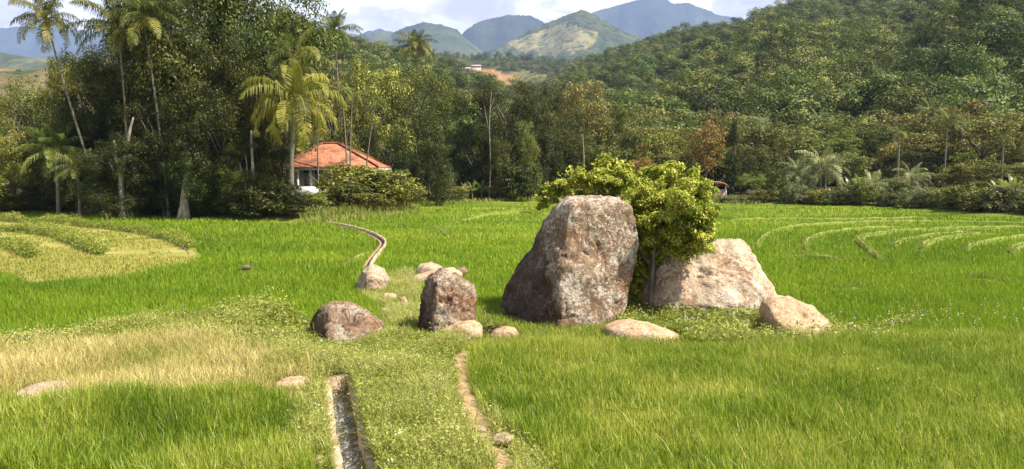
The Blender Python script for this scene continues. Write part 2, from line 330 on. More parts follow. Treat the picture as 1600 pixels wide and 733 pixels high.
def ground_mat():
    m, nt, N, L = new_mat('ground'); g = N('ShaderNodeNewGeometry'); P = g.outputs['Position']
    mp = N('ShaderNodeMapping'); mp.inputs['Scale'].default_value = (.6, 1.5, 1); L(P, mp.inputs[0])
    n1 = noise(N, L, mp.outputs[0], .12, 7, .6); r1 = ramp(N, [(.35, (.08, .115, .016)), (.5, (.13, .18, .02)), (.62, (.22, .24, .04))]); L(n1.outputs['Fac'], r1.inputs[0])
    n2 = noise(N, L, P, 1.6, 6, .7); r2 = ramp(N, [(.3, (.72, .75, .6)), (.7, (1.25, 1.2, 1.1))]); L(n2.outputs['Fac'], r2.inputs[0])
    c = mixc(N, L, 1.0, r1.outputs[0], r2.outputs[0], 'MULTIPLY')
    # dry/weedy ground (attribute) and leaf-litter floor beyond the field
    a = N('ShaderNodeAttribute'); a.attribute_name = 'dry'; n3 = noise(N, L, P, 2.5, 7, .65)
    r3 = ramp(N, [(.35, (.10, .10, .03)), (.5, (.20, .17, .06)), (.68, (.30, .23, .11))]); L(n3.outputs['Fac'], r3.inputs[0]); c = mixc(N, L, a.outputs['Fac'], c, r3.outputs[0])
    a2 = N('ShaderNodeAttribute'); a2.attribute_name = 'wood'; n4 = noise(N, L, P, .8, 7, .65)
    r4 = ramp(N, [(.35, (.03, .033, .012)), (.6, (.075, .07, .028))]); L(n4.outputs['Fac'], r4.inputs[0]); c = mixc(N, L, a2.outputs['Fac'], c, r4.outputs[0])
    bm = N('ShaderNodeBump'); bm.inputs['Strength'].default_value = .6; bm.inputs['Distance'].default_value = .12
    n5 = noise(N, L, P, 3.0, 8, .75); L(n5.outputs['Fac'], bm.inputs['Height'])
    b = N('ShaderNodeBsdfPrincipled'); b.inputs['Roughness'].default_value = .9; b.inputs['Specular IOR Level'].default_value = .1; L(c, b.inputs['Base Color']); L(bm.outputs[0], b.inputs['Normal'])
    o = N('ShaderNodeOutputMaterial'); L(b.outputs[0], o.inputs[0]); return m
M['ground'] = ground_mat()
def slope_mat(name, a, b_, c_, sc, bump=12.0, extra=None, exsc=1.0, th=.52):
    m, nt, N, L = new_mat(name); g = N('ShaderNodeNewGeometry'); P = g.outputs['Position']
    n1 = noise(N, L, P, sc, 9, .62); r = ramp(N, [(.32, a), (.5, b_), (.68, c_)]); L(n1.outputs['Fac'], r.inputs[0]); c = r.outputs[0]
    if extra:
        n2 = noise(N, L, P, exsc, 6, .55, .5); mr = N('ShaderNodeMapRange'); mr.inputs[1].default_value = th; mr.inputs[2].default_value = th + .05; L(n2.outputs['Fac'], mr.inputs[0]); c = mixc(N, L, mr.outputs[0], c, extra)
    at_ = N('ShaderNodeAttribute'); at_.attribute_name = 'meadow'
    n4 = noise(N, L, P, sc * 1.7, 8, .7); r4 = ramp(N, [(.35, (.12, .12, .045)), (.5, (.26, .23, .10)), (.65, (.34, .29, .15))]); L(n4.outputs['Fac'], r4.inputs[0])
    n7 = noise(N, L, P, sc * 3.2, 7, .7, .6); m7 = N('ShaderNodeMapRange'); m7.inputs[1].default_value = .60; m7.inputs[2].default_value = .50; L(n7.outputs['Fac'], m7.inputs[0]); mm = N('ShaderNodeMath'); mm.operation = 'MULTIPLY'; L(at_.outputs['Fac'], mm.inputs[0]); L(m7.outputs[0], mm.inputs[1])
    c = mixc(N, L, mm.outputs[0], c, r4.outputs[0])
    a3 = N('ShaderNodeAttribute'); a3.attribute_name = 'bare'; n6 = noise(N, L, P, sc * 2, 8, .7); r6 = ramp(N, [(.35, (.22, .12, .055)), (.65, (.34, .20, .10))]); L(n6.outputs['Fac'], r6.inputs[0]); c = mixc(N, L, a3.outputs['Fac'], c, r6.outputs[0])
    bm = N('ShaderNodeBump'); bm.inputs['Strength'].default_value = .8; bm.inputs['Distance'].default_value = bump
    n5 = noise(N, L, P, sc * 4, 9, .7); L(n5.outputs['Fac'], bm.inputs['Height'])
    b = N('ShaderNodeBsdfPrincipled'); b.inputs['Roughness'].default_value = .95; b.inputs['Specular IOR Level'].default_value = .05; L(c, b.inputs['Base Color']); L(bm.outputs[0], b.inputs['Normal'])
    o = N('ShaderNodeOutputMaterial'); L(b.outputs[0], o.inputs[0]); return m
M['hill'] = slope_mat('hill', (.022, .028, .009), (.045, .052, .016), (.085, .085, .03), .05, 1.5)
M['hill_brown'] = slope_mat('hill_brown', (.05, .055, .02), (.14, .11, .05), (.25, .17, .085), .02, 3, (.05, .07, .02), .03, .55)
M['mountain_meadow'] = slope_mat('mountain_meadow', (.030, .042, .016), (.07, .085, .03), (.13, .135, .055), .008, 18, (.030, .042, .016), .03, .53)
M['mountain_far'] = slope_mat('mountain_far', (.018, .026, .014), (.035, .045, .02), (.06, .068, .03), .003, 40)
M['mountain_green'] = slope_mat('mountain_green', (.03, .045, .018), (.06, .075, .028), (.10, .11, .045), .006, 20, (.14, .14, .06), .003, .58)
def water_mat():
    m, nt, N, L = new_mat('water'); g = N('ShaderNodeNewGeometry'); mp = N('ShaderNodeMapping'); mp.inputs['Scale'].default_value = (1, .28, 1); mp.inputs['Rotation'].default_value = (0, 0, -.26); L(g.outputs['Position'], mp.inputs[0])
    n = noise(N, L, mp.outputs[0], 11, 7, .62, 1.6); bm = N('ShaderNodeBump'); bm.inputs['Strength'].default_value = .9; bm.inputs['Distance'].default_value = .05; L(n.outputs['Fac'], bm.inputs['Height'])
    r = ramp(N, [(.38, (.02, .02, .017)), (.52, (.09, .09, .08)), (.66, (.55, .56, .55))]); L(n.outputs['Fac'], r.inputs[0])  # pale streaks put sky reflection and foam into the water colour
    b = N('ShaderNodeBsdfPrincipled'); b.inputs['Roughness'].default_value = .12; b.inputs['Specular IOR Level'].default_value = .6; L(r.outputs[0], b.inputs['Base Color']); L(bm.outputs[0], b.inputs['Normal'])
    o = N('ShaderNodeOutputMaterial'); L(b.outputs[0], o.inputs[0]); return m
M['water'] = water_mat()

# ------------------------------------------------------------------ ground plan (photo pixels -> ground points)
EDGE = [(-400, 333), (-50, 333), (30, 333), (100, 336), (300, 342), (470, 349), (520, 346), (590, 340), (640, 334), (652, 318), (720, 316), (800, 312), (850, 310),
        (1000, 313), (1130, 318), (1200, 320), (1290, 322), (1400, 326), (1500, 333), (1600, 341), (1700, 347), (2000, 352)]
_eu = np.array([(p - CX) / FPX for p, _ in EDGE]); _ey = np.array([YG(q) for _, q in EDGE])
def edge_y(x, y):
    u = np.asarray(x) / np.maximum(np.asarray(y), 1.0); return np.interp(u, _eu, _ey)
CH_PX = [(575, 800), (556, 733), (545, 690), (537, 640), (530, 598)]
CHANNEL = gpoly(CH_PX)
CH_W = .18                                 # half width of the water
PATH = gpoly([(690, 800), (800, 745), (762, 695), (745, 665), (735, 640), (727, 610), (722, 585), (724, 568), (735, 552)])
Z_RICE_R = gpoly([(742, 550), (733, 585), (742, 620), (762, 655), (800, 690), (845, 720), (905, 775), (1700, 775), (1700, 530), (1600, 528), (1450, 528), (1330, 535), (1260, 548), (1100, 556), (1000, 560), (950, 549), (880, 541), (810, 548)])
Z_ROCKF = gpoly([(640, 552), (640, 500), (770, 480), (985, 480), (1310, 500), (1330, 548), (1100, 558), (1000, 562), (950, 552), (880, 545), (742, 556)])
Z_RICE_L = gpoly([(-150, 650), (60, 652), (150, 645), (300, 632), (400, 632), (465, 652), (490, 775), (-150, 775)])
Z_DRY = gpoly([(-150, 570), (60, 552), (150, 545), (250, 532), (350, 540), (440, 565), (490, 600), (480, 640), (400, 632), (300, 632), (150, 645), (-150, 652)])
Z_WEED = gpoly([(-150, 565), (-20, 540), (60, 525), (200, 512), (330, 488), (420, 490), (480, 510), (560, 530), (640, 535), (742, 545), (733, 585), (742, 620), (762, 655), (800, 690), (845, 720), (905, 775), (480, 775), (465, 652), (490, 600), (440, 565), (350, 540), (250, 532), (60, 552), (-150, 572)])
Z_STREAM = gpoly([(560, 460), (600, 440), (640, 425), (660, 450), (655, 500), (640, 535), (590, 535), (600, 490)])
Z_YOUNG = gpoly([(-150, 352), (0, 345), (100, 352), (162, 358), (225, 366), (275, 378), (312, 394), (318, 402), (290, 415), (240, 422), (190, 437), (120, 440), (45, 449), (20, 432), (-20, 425), (-150, 425)])
Z_BASE = gpoly([(985, 470), (1040, 480), (1130, 497), (1220, 500), (1310, 520), (1420, 512), (1440, 520), (1320, 537), (1250, 540), (1090, 540), (1000, 525), (965, 510)])
def ground_z(x, y):
    x = np.asarray(x, float); y = np.asarray(y, float)
    z = .035 * fbm(x * .35, y * .35, oct=3, seed=3) * smooth(2, 8, y)
    z = z + .12 * smooth(0, .8, -line_dist(x, y, gpoly([(640, 540), (640, 640), (650, 775)])) + 1.6)           # strip between channel and path stands a little higher
    z = z - .55 * (1 - smooth(CH_W + .05, CH_W + .14, line_dist(x, y, CHANNEL)))
    e = edge_y(x, y); d = y - e
    z = z + .45 * smooth(0, 2.0, d) + np.clip(d, 0, 400) * .012
    return z
def grid_axis(lo, hi, step, far, grow=1.13):
    a = list(np.arange(lo, hi + 1e-6, step)); s = step; x = hi
    while x < far[1]: s *= grow; x += s; a.append(x)
    s = step; x = lo; b = []
    while x > far[0]: s *= grow; x -= s; b.append(x)
    return np.array(b[::-1] + a)
def grid_mesh(name, X, Y, Z, attrs=None):
    ny, nx = X.shape; V = np.stack([X, Y, Z], -1).reshape(-1, 3)
    i = np.arange(ny - 1)[:, None] * nx + np.arange(nx - 1)[None]; F = np.stack([i, i + 1, i + nx + 1, i + nx], -1).reshape(-1, 4)
    me = mesh_from(name, V, [F], True)
    for k, v in (attrs or {}).items():
        a = me.attributes.new(k, 'FLOAT', 'POINT'); a.data.foreach_set('value', np.asarray(v, np.float32).ravel())
    return me
gx = grid_axis(-6, 4, .11, (-11000, 11000)); gy = grid_axis(9.5, 24, .13, (-300, 11000), 1.06)
GX, GY = np.meshgrid(gx, gy); GZ = ground_z(GX, GY)
dry = np.maximum.reduce([in_poly(GX, GY, Z_DRY) * .9, in_poly(GX, GY, Z_WEED) * .75, in_poly(GX, GY, Z_STREAM) * .7, in_poly(GX, GY, Z_BASE) * .4, in_poly(GX, GY, Z_ROCKF) * .35])
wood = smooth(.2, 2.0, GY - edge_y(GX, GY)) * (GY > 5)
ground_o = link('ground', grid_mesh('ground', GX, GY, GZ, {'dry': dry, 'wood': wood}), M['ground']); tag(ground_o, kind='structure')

def strip_mesh(pts, hw, jit, zoff, seed, crown=0.0, cross=5, rgh=.15):
    p = curve_pts(pts, .12 if np.isscalar(hw) and hw < .4 else .4); hw = hw if np.isscalar(hw) else np.interp(np.linspace(0, 1, len(p)), np.linspace(0, 1, len(hw)), hw); T = np.gradient(p, axis=0); T /= np.linalg.norm(T, axis=1)[:, None] + 1e-9; Nn = np.stack([-T[:, 1], T[:, 0]], 1)
    s = np.arange(len(p)) * .3; wl = hw * (1 + jit * fbm(s, 0, oct=3, seed=seed)); wr = hw * (1 + jit * fbm(s, 9.3, oct=3, seed=seed + 5))
    tap = (np.clip(np.minimum(np.arange(len(p)), np.arange(len(p))[::-1]) / 6.0, 0, 1) ** .6)[:, None] if crown > .05 else 1.0; k = np.linspace(-1, 1, cross); off = np.where(k[None] < 0, k[None] * wl[:, None], k[None] * wr[:, None])
    X = p[:, :1] + Nn[:, :1] * off; Y = p[:, 1:2] + Nn[:, 1:2] * off
    Z = ground_z(X, Y) + zoff + crown * (1 - k[None] ** 2) * (1 + rgh * fbm(X * 2, Y * 2, oct=2, seed=seed)) * tap
    return X, Y, Z
path_o = link('path', grid_mesh('path', *strip_mesh(PATH, .26, .4, .012, 21, .01)), M['soil']); tag(path_o, kind='structure')

# ------------------------------------------------------------------ hills and mountains
def interp_px(pts, px): a = np.array(pts, float); return np.interp(px, a[:, 0], a[:, 1])
RIDGE_R = [(640, 215), (720, 195), (820, 168), (860, 142), (900, 117), (960, 94), (1020, 78), (1080, 66), (1150, 54), (1220, 31), (1260, 24), (1350, 12), (1450, 2), (1600, -25), (1750, -45), (2100, -60), (2600, -60)]
RIDGE_L = [(-2200, 40), (-900, 40), (200, 45), (420, 62), (480, 72), (560, 82), (600, 96), (680, 120), (760, 148), (830, 172), (900, 200), (1000, 225)]
def hill_fn_R(px, Y):
    Yr = np.interp(px, [700, 860, 1220, 1600, 2000], [1000, 900, 640, 500, 420]); Yb = np.interp(px, [700, 860, 1000, 1220, 1600], [190, 180, 165, 155, 145])
    top = H + (265 - interp_px(RIDGE_R, px)) / FPX * Yr; t = (Y - Yb) / (Yr - Yb)
    base = np.where(Y < 110, -6, 1.0)
    prof = np.where(t < 0, 0, np.where(t <= 1, np.clip(t, 0, 1) ** 1.12, 1 - .45 * (t - 1) ** 1.5))
    x = (px - CX) / FPX * Y
    z = base + (top - 1) * prof
    spur = 20 * np.exp(-((px - 1545 - (Y - 250) * .1) / 95) ** 2) * np.exp(-((Y - 300) / 95) ** 2) + 9 * np.exp(-((px - 1180) / 120) ** 2) * np.exp(-((Y - 330) / 90) ** 2)
    gul = -9 * np.exp(-((px - 1405 - (Y - 300) * .15) / 38) ** 2) * smooth(180, 260, Y) * (1 - smooth(480, 560, Y))
    z = z + (spur + gul) * smooth(0, .12, t) + smooth(0, .2, t) * 7 * fbm(x / 70, Y / 70, oct=3, seed=31) * (1 - .6 * smooth(.75, 1, t))
    return np.where(t < -.15, base, z)
def hill_fn_L(px, Y):
    Yr, Yb = 520.0, 190.0
    top = H + (265 - interp_px(RIDGE_L, px)) / FPX * Yr; t = (Y - Yb) / (Yr - Yb)
    prof = np.where(t < 0, 0, np.where(t <= 1, np.clip(t, 0, 1) ** 1.1, 1 - .5 * (t - 1) ** 1.5)); x = (px - CX) / FPX * Y
    w = smooth(0, .6, (px - 260) / 300.0)
    return np.where(t < -.1, -6, 1 + (top - 1) * prof * w + smooth(0, .3, t) * 5 * fbm(x / 60, Y / 60, oct=3, seed=77) * w - 8 * (1 - w))
def hill_fn_B(px, Y):                     # bare brown slope, far left
    top = H + (265 - interp_px([(-900, 80), (-50, 100), (40, 108), (110, 108), (170, 114), (320, 130), (420, 190)], px)) / FPX * 800; t = (Y - 420) / 380.0
    prof = np.where(t < 0, 0, np.where(t <= 1, np.clip(t, 0, 1), 1 - .6 * (t - 1) ** 1.4)); x = (px - CX) / FPX * Y
    return -4 + (top + 4) * prof + smooth(0, .3, t) * 4 * fbm(x / 70, Y / 70, oct=3, seed=9)
def hill_fn_C(px, Y):                     # middle hill with the clearing and terraces
    top = H + (265 - interp_px([(480, 118), (600, 104), (660, 95), (700, 92), (760, 98), (830, 103), (900, 100), (960, 92), (1050, 100), (1150, 130)], px)) / FPX * 1450; t = (Y - 650) / 800.0
    prof = np.where(t < 0, 0, np.where(t <= 1, np.clip(t, 0, 1), 1 - .6 * (t - 1) ** 1.4)); x = (px - CX) / FPX * Y
    return 0 + top * prof + smooth(0, .3, t) * 9 * fbm(x / 120, Y / 120, oct=3, seed=19)
def polar_hill(name, fn, px0, px1, npx, Y0, Y1, nY, mat, attr=None):
    px = np.linspace(px0, px1, npx)[None]; Y = (np.linspace(0, 1, nY) ** 1.15 * (Y1 - Y0) + Y0)[:, None]
    PX, YY = np.broadcast_arrays(px, Y); Z = fn(PX, YY); X = (PX - CX) / FPX * YY
    at_ = {k: f(PX, YY, X, Z) for k, f in (attr or {}).items()}
    o = link(name, grid_mesh(name, X, YY, Z, at_), mat); tag(o, kind='structure'); return o
def py_of(Y, Z): return 265 - (Z - H) / Y * FPX
polar_hill('hill', hill_fn_R, 640, 2600, 150, 125, 1500, 90, M['hill'])
polar_hill('hill', hill_fn_L, -2200, 1000, 150, 160, 900, 60, M['hill'])
polar_hill('hill', hill_fn_B, -900, 420, 90, 420, 1200, 40, M['hill_brown'])
CLEAR_PX = [(738, 112), (752, 108), (772, 112), (806, 124), (810, 140), (780, 150), (750, 140)]
TERR_PX = [(798, 116), (822, 113), (852, 117), (860, 128), (830, 138), (808, 130)]
polar_hill('hill', hill_fn_C, 480, 1150, 150, 650, 2000, 90, M['hill'],
           {'bare': lambda px, Y, X, Z: in_poly(px, py_of(Y, Z), CLEAR_PX) * 1.0, 'meadow': lambda px, Y, X, Z: in_poly(px, py_of(Y, Z), TERR_PX) * .55})
def mountain(ridge, Yr, depth, mat, seed, rough=.10, px_pad=40, attr=None, foot=0.0):
    px0, px1 = ridge[0][0] - px_pad, ridge[-1][0] + px_pad
    def fn(px, Y):
        # the ridge wanders in depth, with spurs running down towards the valley
        wob = 1 + .02 * fbm(px / 60, 0, oct=3, seed=seed); Yt = Yr * wob
        top = (265 - interp_px(ridge, px)) / FPX * Yt + H
        t = (Y - (Yt - depth)) / depth; x = (px - CX) / FPX * Y
        prof = np.where(t < 0, 0, np.where(t <= 1, np.clip(t, 0, 1) ** .9, 1 - .8 * (t - 1) ** 1.3))
        sp = fbm(x / (depth * .55), Y / (depth * .6), oct=5, seed=seed + 1, gain=.48) * rough * (265 - interp_px(ridge, px)) / FPX * Yt * 1.2 * smooth(0, .3, t) * (1 - .85 * smooth(.72, 1.0, t))
        jag = fbm(px / 14, 0, oct=4, seed=seed + 4) * Yr * .0008 * smooth(.93, 1, t)
        return np.where(t < 0, -10, foot + top * prof + sp + jag)
    return polar_hill('mountain', fn, px0, px1, 260, Yr - depth * 1.15, Yr + depth, 110, mat, attr)
mountain([(640, 120), (700, 98), (750, 88), (790, 72), (830, 50), (870, 34), (905, 21), (930, 29), (960, 49), (1000, 62), (1060, 70), (1120, 90)], 3600, 1300, M['mountain_meadow'], 41, .045,
         attr={'meadow': lambda px, Y, X, Z: (in_poly(px + 7 * fbm(X / 140, Y / 140, oct=3, seed=4), py_of(Y, Z) + 4 * fbm(X / 90, Y / 90, 5, oct=3, seed=6), [(782, 72), (815, 62), (850, 50), (885, 42), (925, 55), (930, 70), (900, 82), (860, 92), (835, 85), (812, 84)])) * .9})
mountain([(690, 110), (715, 72), (726, 56), (742, 42), (768, 33), (800, 29), (828, 30), (848, 40), (880, 58), (930, 80)], 6000, 1500, M['mountain_far'], 52, .045)
mountain([(860, 60), (905, 34), (930, 22), (960, 14), (990, 5), (1012, 1), (1032, 2), (1046, 10), (1070, 8), (1090, 17), (1112, 25), (1165, 36), (1300, 60), (1500, 90)], 8000, 2000, M['mountain_far'], 63, .045)
mountain([(470, 75), (560, 62), (590, 56), (615, 58), (640, 47), (665, 41), (690, 44), (715, 53), (745, 78), (790, 100)], 4800, 1300, M['mountain_green'], 74, .06)
mountain([(540, 66), (580, 54), (596, 51), (620, 56), (680, 80)], 8000, 1700, M['mountain_far'], 75, .08)
mountain([(-900, 30), (-300, 34), (-60, 44), (10, 47), (60, 46), (110, 50), (165, 52), (230, 60), (330, 80), (480, 110)], 9000, 2500, M['mountain_far'], 85, .03)
mountain([(-500, 84), (-80, 88), (0, 84), (60, 92), (120, 96), (200, 102), (330, 120)], 2600, 800, M['mountain_green'], 88, .06)

# haze over the whole valley
hz = MB().box((0, 5600, 890), (24000, 12000, 1800)); hm = bpy.data.materials.new('haze'); hm.use_nodes = True; nt = hm.node_tree; nt.nodes.clear()
pv = nt.nodes.new('ShaderNodeVolumePrincipled'); ho = nt.nodes.new('ShaderNodeOutputMaterial'); nt.links.new(pv.outputs[0], ho.inputs['Volume'])
pv.inputs['Color'].default_value = (.42, .58, 1.0, 1); pv.inputs['Density'].default_value = 8.0e-5; pv.inputs['Anisotropy'].default_value = .1
haze = hz.build('haze', hm); tag(haze, kind='stuff')

# ------------------------------------------------------------------ irrigation channel
def ribbon(pts, o1, o2, z1, z2, mb):
    """a wall of rectangular section following pts, between sideways offsets o1 < o2 and heights z1 < z2"""
    p = resample(pts, .12); T = np.gradient(p, axis=0); T /= np.linalg.norm(T, axis=1)[:, None]; Nn = np.stack([-T[:, 1], T[:, 0]], 1)
    jt = .018 * fbm(np.arange(len(p)) * .5, o1 * 7, oct=3, seed=5)
    A = p + Nn * (o1 + jt)[:, None]; B = p + Nn * (o2 + jt)[:, None]; zz = jt * .8
    ring = [np.c_[A, z1 + 0 * zz], np.c_[B, z1 + 0 * zz], np.c_[B, z2 + zz], np.c_[A, z2 + zz]]
    V = np.stack(ring, 1); n = len(p); i = np.arange(n - 1)[:, None] * 4; j = np.arange(4)[None]; j2 = (j + 1) % 4
    F = np.stack([i + j, i + j2, i + 4 + j2, i + 4 + j], -1).reshape(-1, 4)
    F = np.r_[F, [[3, 2, 1, 0], [(n - 1) * 4, (n - 1) * 4 + 1, (n - 1) * 4 + 2, (n - 1) * 4 + 3]]]
    return mb.add(V.reshape(-1, 3), [F])
ch = empty('irrigation_channel', (CHANNEL[-1][0], CHANNEL[-1][1], 0)); off = np.array([CHANNEL[-1][0], CHANNEL[-1][1]])
tag(ch, 'stained concrete irrigation channel with running water beside the footpath', 'irrigation channel')
CHL = [tuple(np.array(p) - off) for p in CHANNEL]
ribbon(CHL, CH_W, CH_W + .20, -.5, .085, MB()).build('side_wall', M['concrete'], ch)
ribbon(CHL, -CH_W - .16, -CH_W, -.5, .02, MB()).build('side_wall', M['concrete'], ch)
ribbon(CHL, -CH_W, CH_W, -.55, -.42, MB()).build('channel_bed', M['soil'], ch)
d_ = np.array(CHL[-1]) - np.array(CHL[-2]); ang = math.atan2(d_[1], d_[0])
MB().box((.09 * math.cos(ang) + .0, .09 * math.sin(ang) + .05, -.17), (.2, .62, .54), ang + .25).build('end_wall', M['concrete'], ch)
pw = curve_pts(CHANNEL, .05); T = np.gradient(pw, axis=0); T /= np.linalg.norm(T, axis=1)[:, None]; Nn = np.stack([-T[:, 1], T[:, 0]], 1)
k = np.linspace(-1, 1, 9); X = pw[:, :1] + Nn[:, :1] * k[None] * (CH_W - .002); Y = pw[:, 1:2] + Nn[:, 1:2] * k[None] * (CH_W - .002)
wz = -.20 + .014 * fbm(X * 9, Y * 5, oct=3, seed=2)
tag(link('water', grid_mesh('water', X, Y, wz), M['water']), kind='structure')
# the farther, narrower channel that winds up to the house
FAR = gpoly([(572, 424), (577, 412), (588, 398), (599, 385), (598, 378), (580, 367), (560, 360), (535, 354), (505, 349)])
fc = empty('irrigation_channel', (FAR[0][0], FAR[0][1], 0)); tag(fc, 'narrow winding concrete channel crossing the paddy towards the tiled house', 'irrigation channel')
FL = [tuple(np.array(p) - np.array(FAR[0])) for p in curve_pts(FAR, .5)]
ribbon(FL, -.19, -.10, -.2, .20, MB()).build('side_wall', M['concrete'], fc); ribbon(FL, .09, .19, -.2, .06, MB()).build('side_wall', M['soil'], fc)
ribbon(FL, -.09, .09, -.05, .04, MB()).build('channel_bed', M['dark_wood'], fc)

# ------------------------------------------------------------------ rocks
import bmesh
def ico(sub):
    bm = bmesh.new(); bmesh.ops.create_icosphere(bm, subdivisions=sub, radius=1.0)
    V = np.array([v.co[:] for v in bm.verts]); F = np.array([[v.index for v in f.verts] for f in bm.faces]); bm.free(); return V, F
ICO = {s: ico(s) for s in (3, 4, 5, 6)}
def rock(name, poly, Y, depth, mat, label, cat='boulder', sub=5, planes=(), nz=.07, seed=0, e=.72, parent_group=None, y_lean=0.0):
    P = np.array(poly, float); cx_, cy_ = (P[:, 0].min() + P[:, 0].max()) / 2, (P[:, 1].min() + P[:, 1].max()) / 2
    dx = (P[:, 0] - cx_) * Y / FPX; dz = -(P[:, 1] - cy_) * Y / FPX
    ph = np.arctan2(dz, dx); rr = np.hypot(dx, dz); o = np.argsort(ph); ph, rr = ph[o], rr[o]
    V, F = ICO[sub]
    phi = np.arctan2(V[:, 2], V[:, 0]); pr = np.hypot(V[:, 0], V[:, 2]); dy = V[:, 1]
    # interpolate along the polygon chords: intersect each direction with the outline
    ph2 = np.r_[ph - 2 * np.pi, ph, ph + 2 * np.pi]; rr2 = np.r_[rr, rr, rr]; xs, zs = rr2 * np.cos(ph2), rr2 * np.sin(ph2)
    k = np.clip(np.searchsorted(ph2, phi) - 1, 0, len(ph2) - 2)
    ax, az, bx, bz = xs[k], zs[k], xs[k + 1], zs[k + 1]; c, s = np.cos(phi), np.sin(phi)
    den = c * (bz - az) - s * (bx - ax); ro = (ax * (bz - az) - az * (bx - ax)) / np.where(np.abs(den) < 1e-9, 1e-9, den)
    pe = pr ** e; ye = np.sign(dy) * np.abs(dy) ** e
    pos = np.stack([ro * pe * c, depth * ye + y_lean * ro * pe * s, ro * pe * s], 1)
    for n, h, k_ in planes:
        n = np.array(n, float); n /= np.linalg.norm(n); d = pos @ n - h; pos = pos - n[None] * (np.maximum(d, 0) * k_)[:, None]
    size = max(np.ptp(dx), np.ptp(dz)); q = pos / size * 3
    nn = V / np.linalg.norm(V, axis=1)[:, None]
    f1 = fbm(q[:, 0] * 1.1, q[:, 1] * 1.1, q[:, 2] * 1.1, 3, seed); f2 = fbm(q[:, 0] * 5, q[:, 1] * 5, q[:, 2] * 5, 5, seed + 3, .58)
    rg = 1 - np.abs(fbm(q[:, 0] * 1.6, q[:, 1] * 1.6, q[:, 2] * 1.3, 3, seed + 7)); crack = np.clip((rg - .95) / .05, 0, 1); f3 = fbm(q[:, 0] * 2.4, q[:, 1] * 2.4, q[:, 2] * 2.4, 2, seed + 11); ch = np.round(f3 * 2.5) / 2.5
    st = np.floor(f1 * 3.0) / 3.0
    amp = size * nz
    pos = pos + nn * (amp * (.5 * f1 * .5 + .25 * st * .6 + .26 * f2 + .20 * ch - .45 * crack))[:, None]
    zc = H + (265 - cy_) / FPX * Y
    me = mesh_from(name, pos, [F], True); me.materials.append(mat)
    ob = bpy.data.objects.new(name, me); COL.objects.link(ob); ob.location = (at(cx_, Y), Y, zc); tag(ob, label, cat, parent_group); STONES.append((at(cx_, Y), Y, np.ptp(dx) / 2, depth)); return ob
STONES = []
def by_stone(p, k=1.0):
    r = np.zeros(len(p), bool)
    for sx, sy, hw, hd in STONES: r |= ((p[:, 0] - sx) / (hw * .88)) ** 2 + ((p[:, 1] - sy + .12) / (hd * .68 + .22)) ** 2 < 1
    return r
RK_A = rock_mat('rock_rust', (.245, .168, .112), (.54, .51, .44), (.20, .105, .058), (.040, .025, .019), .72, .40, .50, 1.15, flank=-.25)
RK_B = rock_mat('rock_pale', (.455, .34, .245), (.62, .56, .47), (.30, .165, .10), (.09, .06, .05), .66, .24, .48, 1.1)
RK_C = rock_mat('rock_tan', (.50, .345, .215), (.63, .53, .41), (.30, .165, .085), (.12, .07, .05), .5, .12, .35, 1.8)
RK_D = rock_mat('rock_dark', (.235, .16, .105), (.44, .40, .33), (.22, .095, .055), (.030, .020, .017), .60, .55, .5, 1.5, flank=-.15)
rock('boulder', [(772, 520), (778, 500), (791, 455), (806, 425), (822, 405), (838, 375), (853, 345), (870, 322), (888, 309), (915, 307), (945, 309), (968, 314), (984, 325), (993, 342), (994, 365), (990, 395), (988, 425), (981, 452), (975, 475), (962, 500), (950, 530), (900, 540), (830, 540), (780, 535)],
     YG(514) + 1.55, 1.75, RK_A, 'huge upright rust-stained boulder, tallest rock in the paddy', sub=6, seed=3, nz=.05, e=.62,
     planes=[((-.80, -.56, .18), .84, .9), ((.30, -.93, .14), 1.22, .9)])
rock('boulder', [(985, 490), (1003, 440), (1020, 405), (1050, 385), (1090, 377), (1130, 376), (1162, 376), (1180, 384), (1192, 400), (1207, 425), (1222, 445), (1231, 466), (1228, 495), (1190, 515), (1120, 518), (1050, 510)],
     YG(496) + 1.3, 1.5, RK_B, 'wide pale pinkish boulder half shaded by the leafy bush', sub=6, seed=12, nz=.05, e=.66,
     planes=[((.12, -.84, .52), 1.02, .85), ((.75, -.4, .5), 1.25, .6)])
rock('boulder', [(1195, 490), (1199, 475), (1215, 466), (1245, 466), (1275, 480), (1295, 498), (1308, 522), (1303, 545), (1250, 550), (1212, 535)],
     YG(528) + .5, .75, RK_C, 'smaller tan boulder leaning against the right foot of the wide pale boulder', sub=5, seed=22, nz=.05, planes=[((.2, -.8, .6), .45, .8)])
rock('boulder', [(946, 514), (965, 505), (992, 502), (1030, 511), (1060, 523), (1088, 540), (1060, 556), (985, 550), (950, 535)],
     YG(530) + .35, .6, RK_C, 'low flat rock lying in the rice in front of the huge upright boulder', 'rock', sub=5, seed=31, nz=.035)
rock('boulder', [(473, 520), (480, 497), (497, 480), (513, 473), (540, 477), (563, 486), (580, 498), (592, 515), (596, 540), (560, 552), (500, 552), (474, 545)],
     YG(538) + .65, .85, RK_D, 'squat lichen-spotted boulder in the weeds beyond the end of the channel', sub=5, seed=43, nz=.06, planes=[((-.8, -.5, .1), .62, .9), ((.25, -.8, .55), .5, .8)])
rock('boulder', [(646, 532), (650, 505), (655, 470), (662, 445), (675, 430), (690, 421), (708, 430), (723, 440), (736, 450), (741, 466), (742, 500), (738, 535), (700, 548), (655, 545)],
     YG(530) + .7, .85, RK_D, 'dark brown upright boulder standing left of the huge boulder', sub=6, seed=57, nz=.075, planes=[((-.85, -.45, .1), .5, .9), ((.4, -.88, .1), .6, .8)])
rock('boulder', [(680, 532), (690, 515), (712, 507), (735, 504), (751, 511), (755, 528), (730, 543), (690, 543)], YG(533) + .25, .38, RK_C, 'rounded tan rock at the foot of the dark upright boulder', 'rock', sub=4, seed=61)
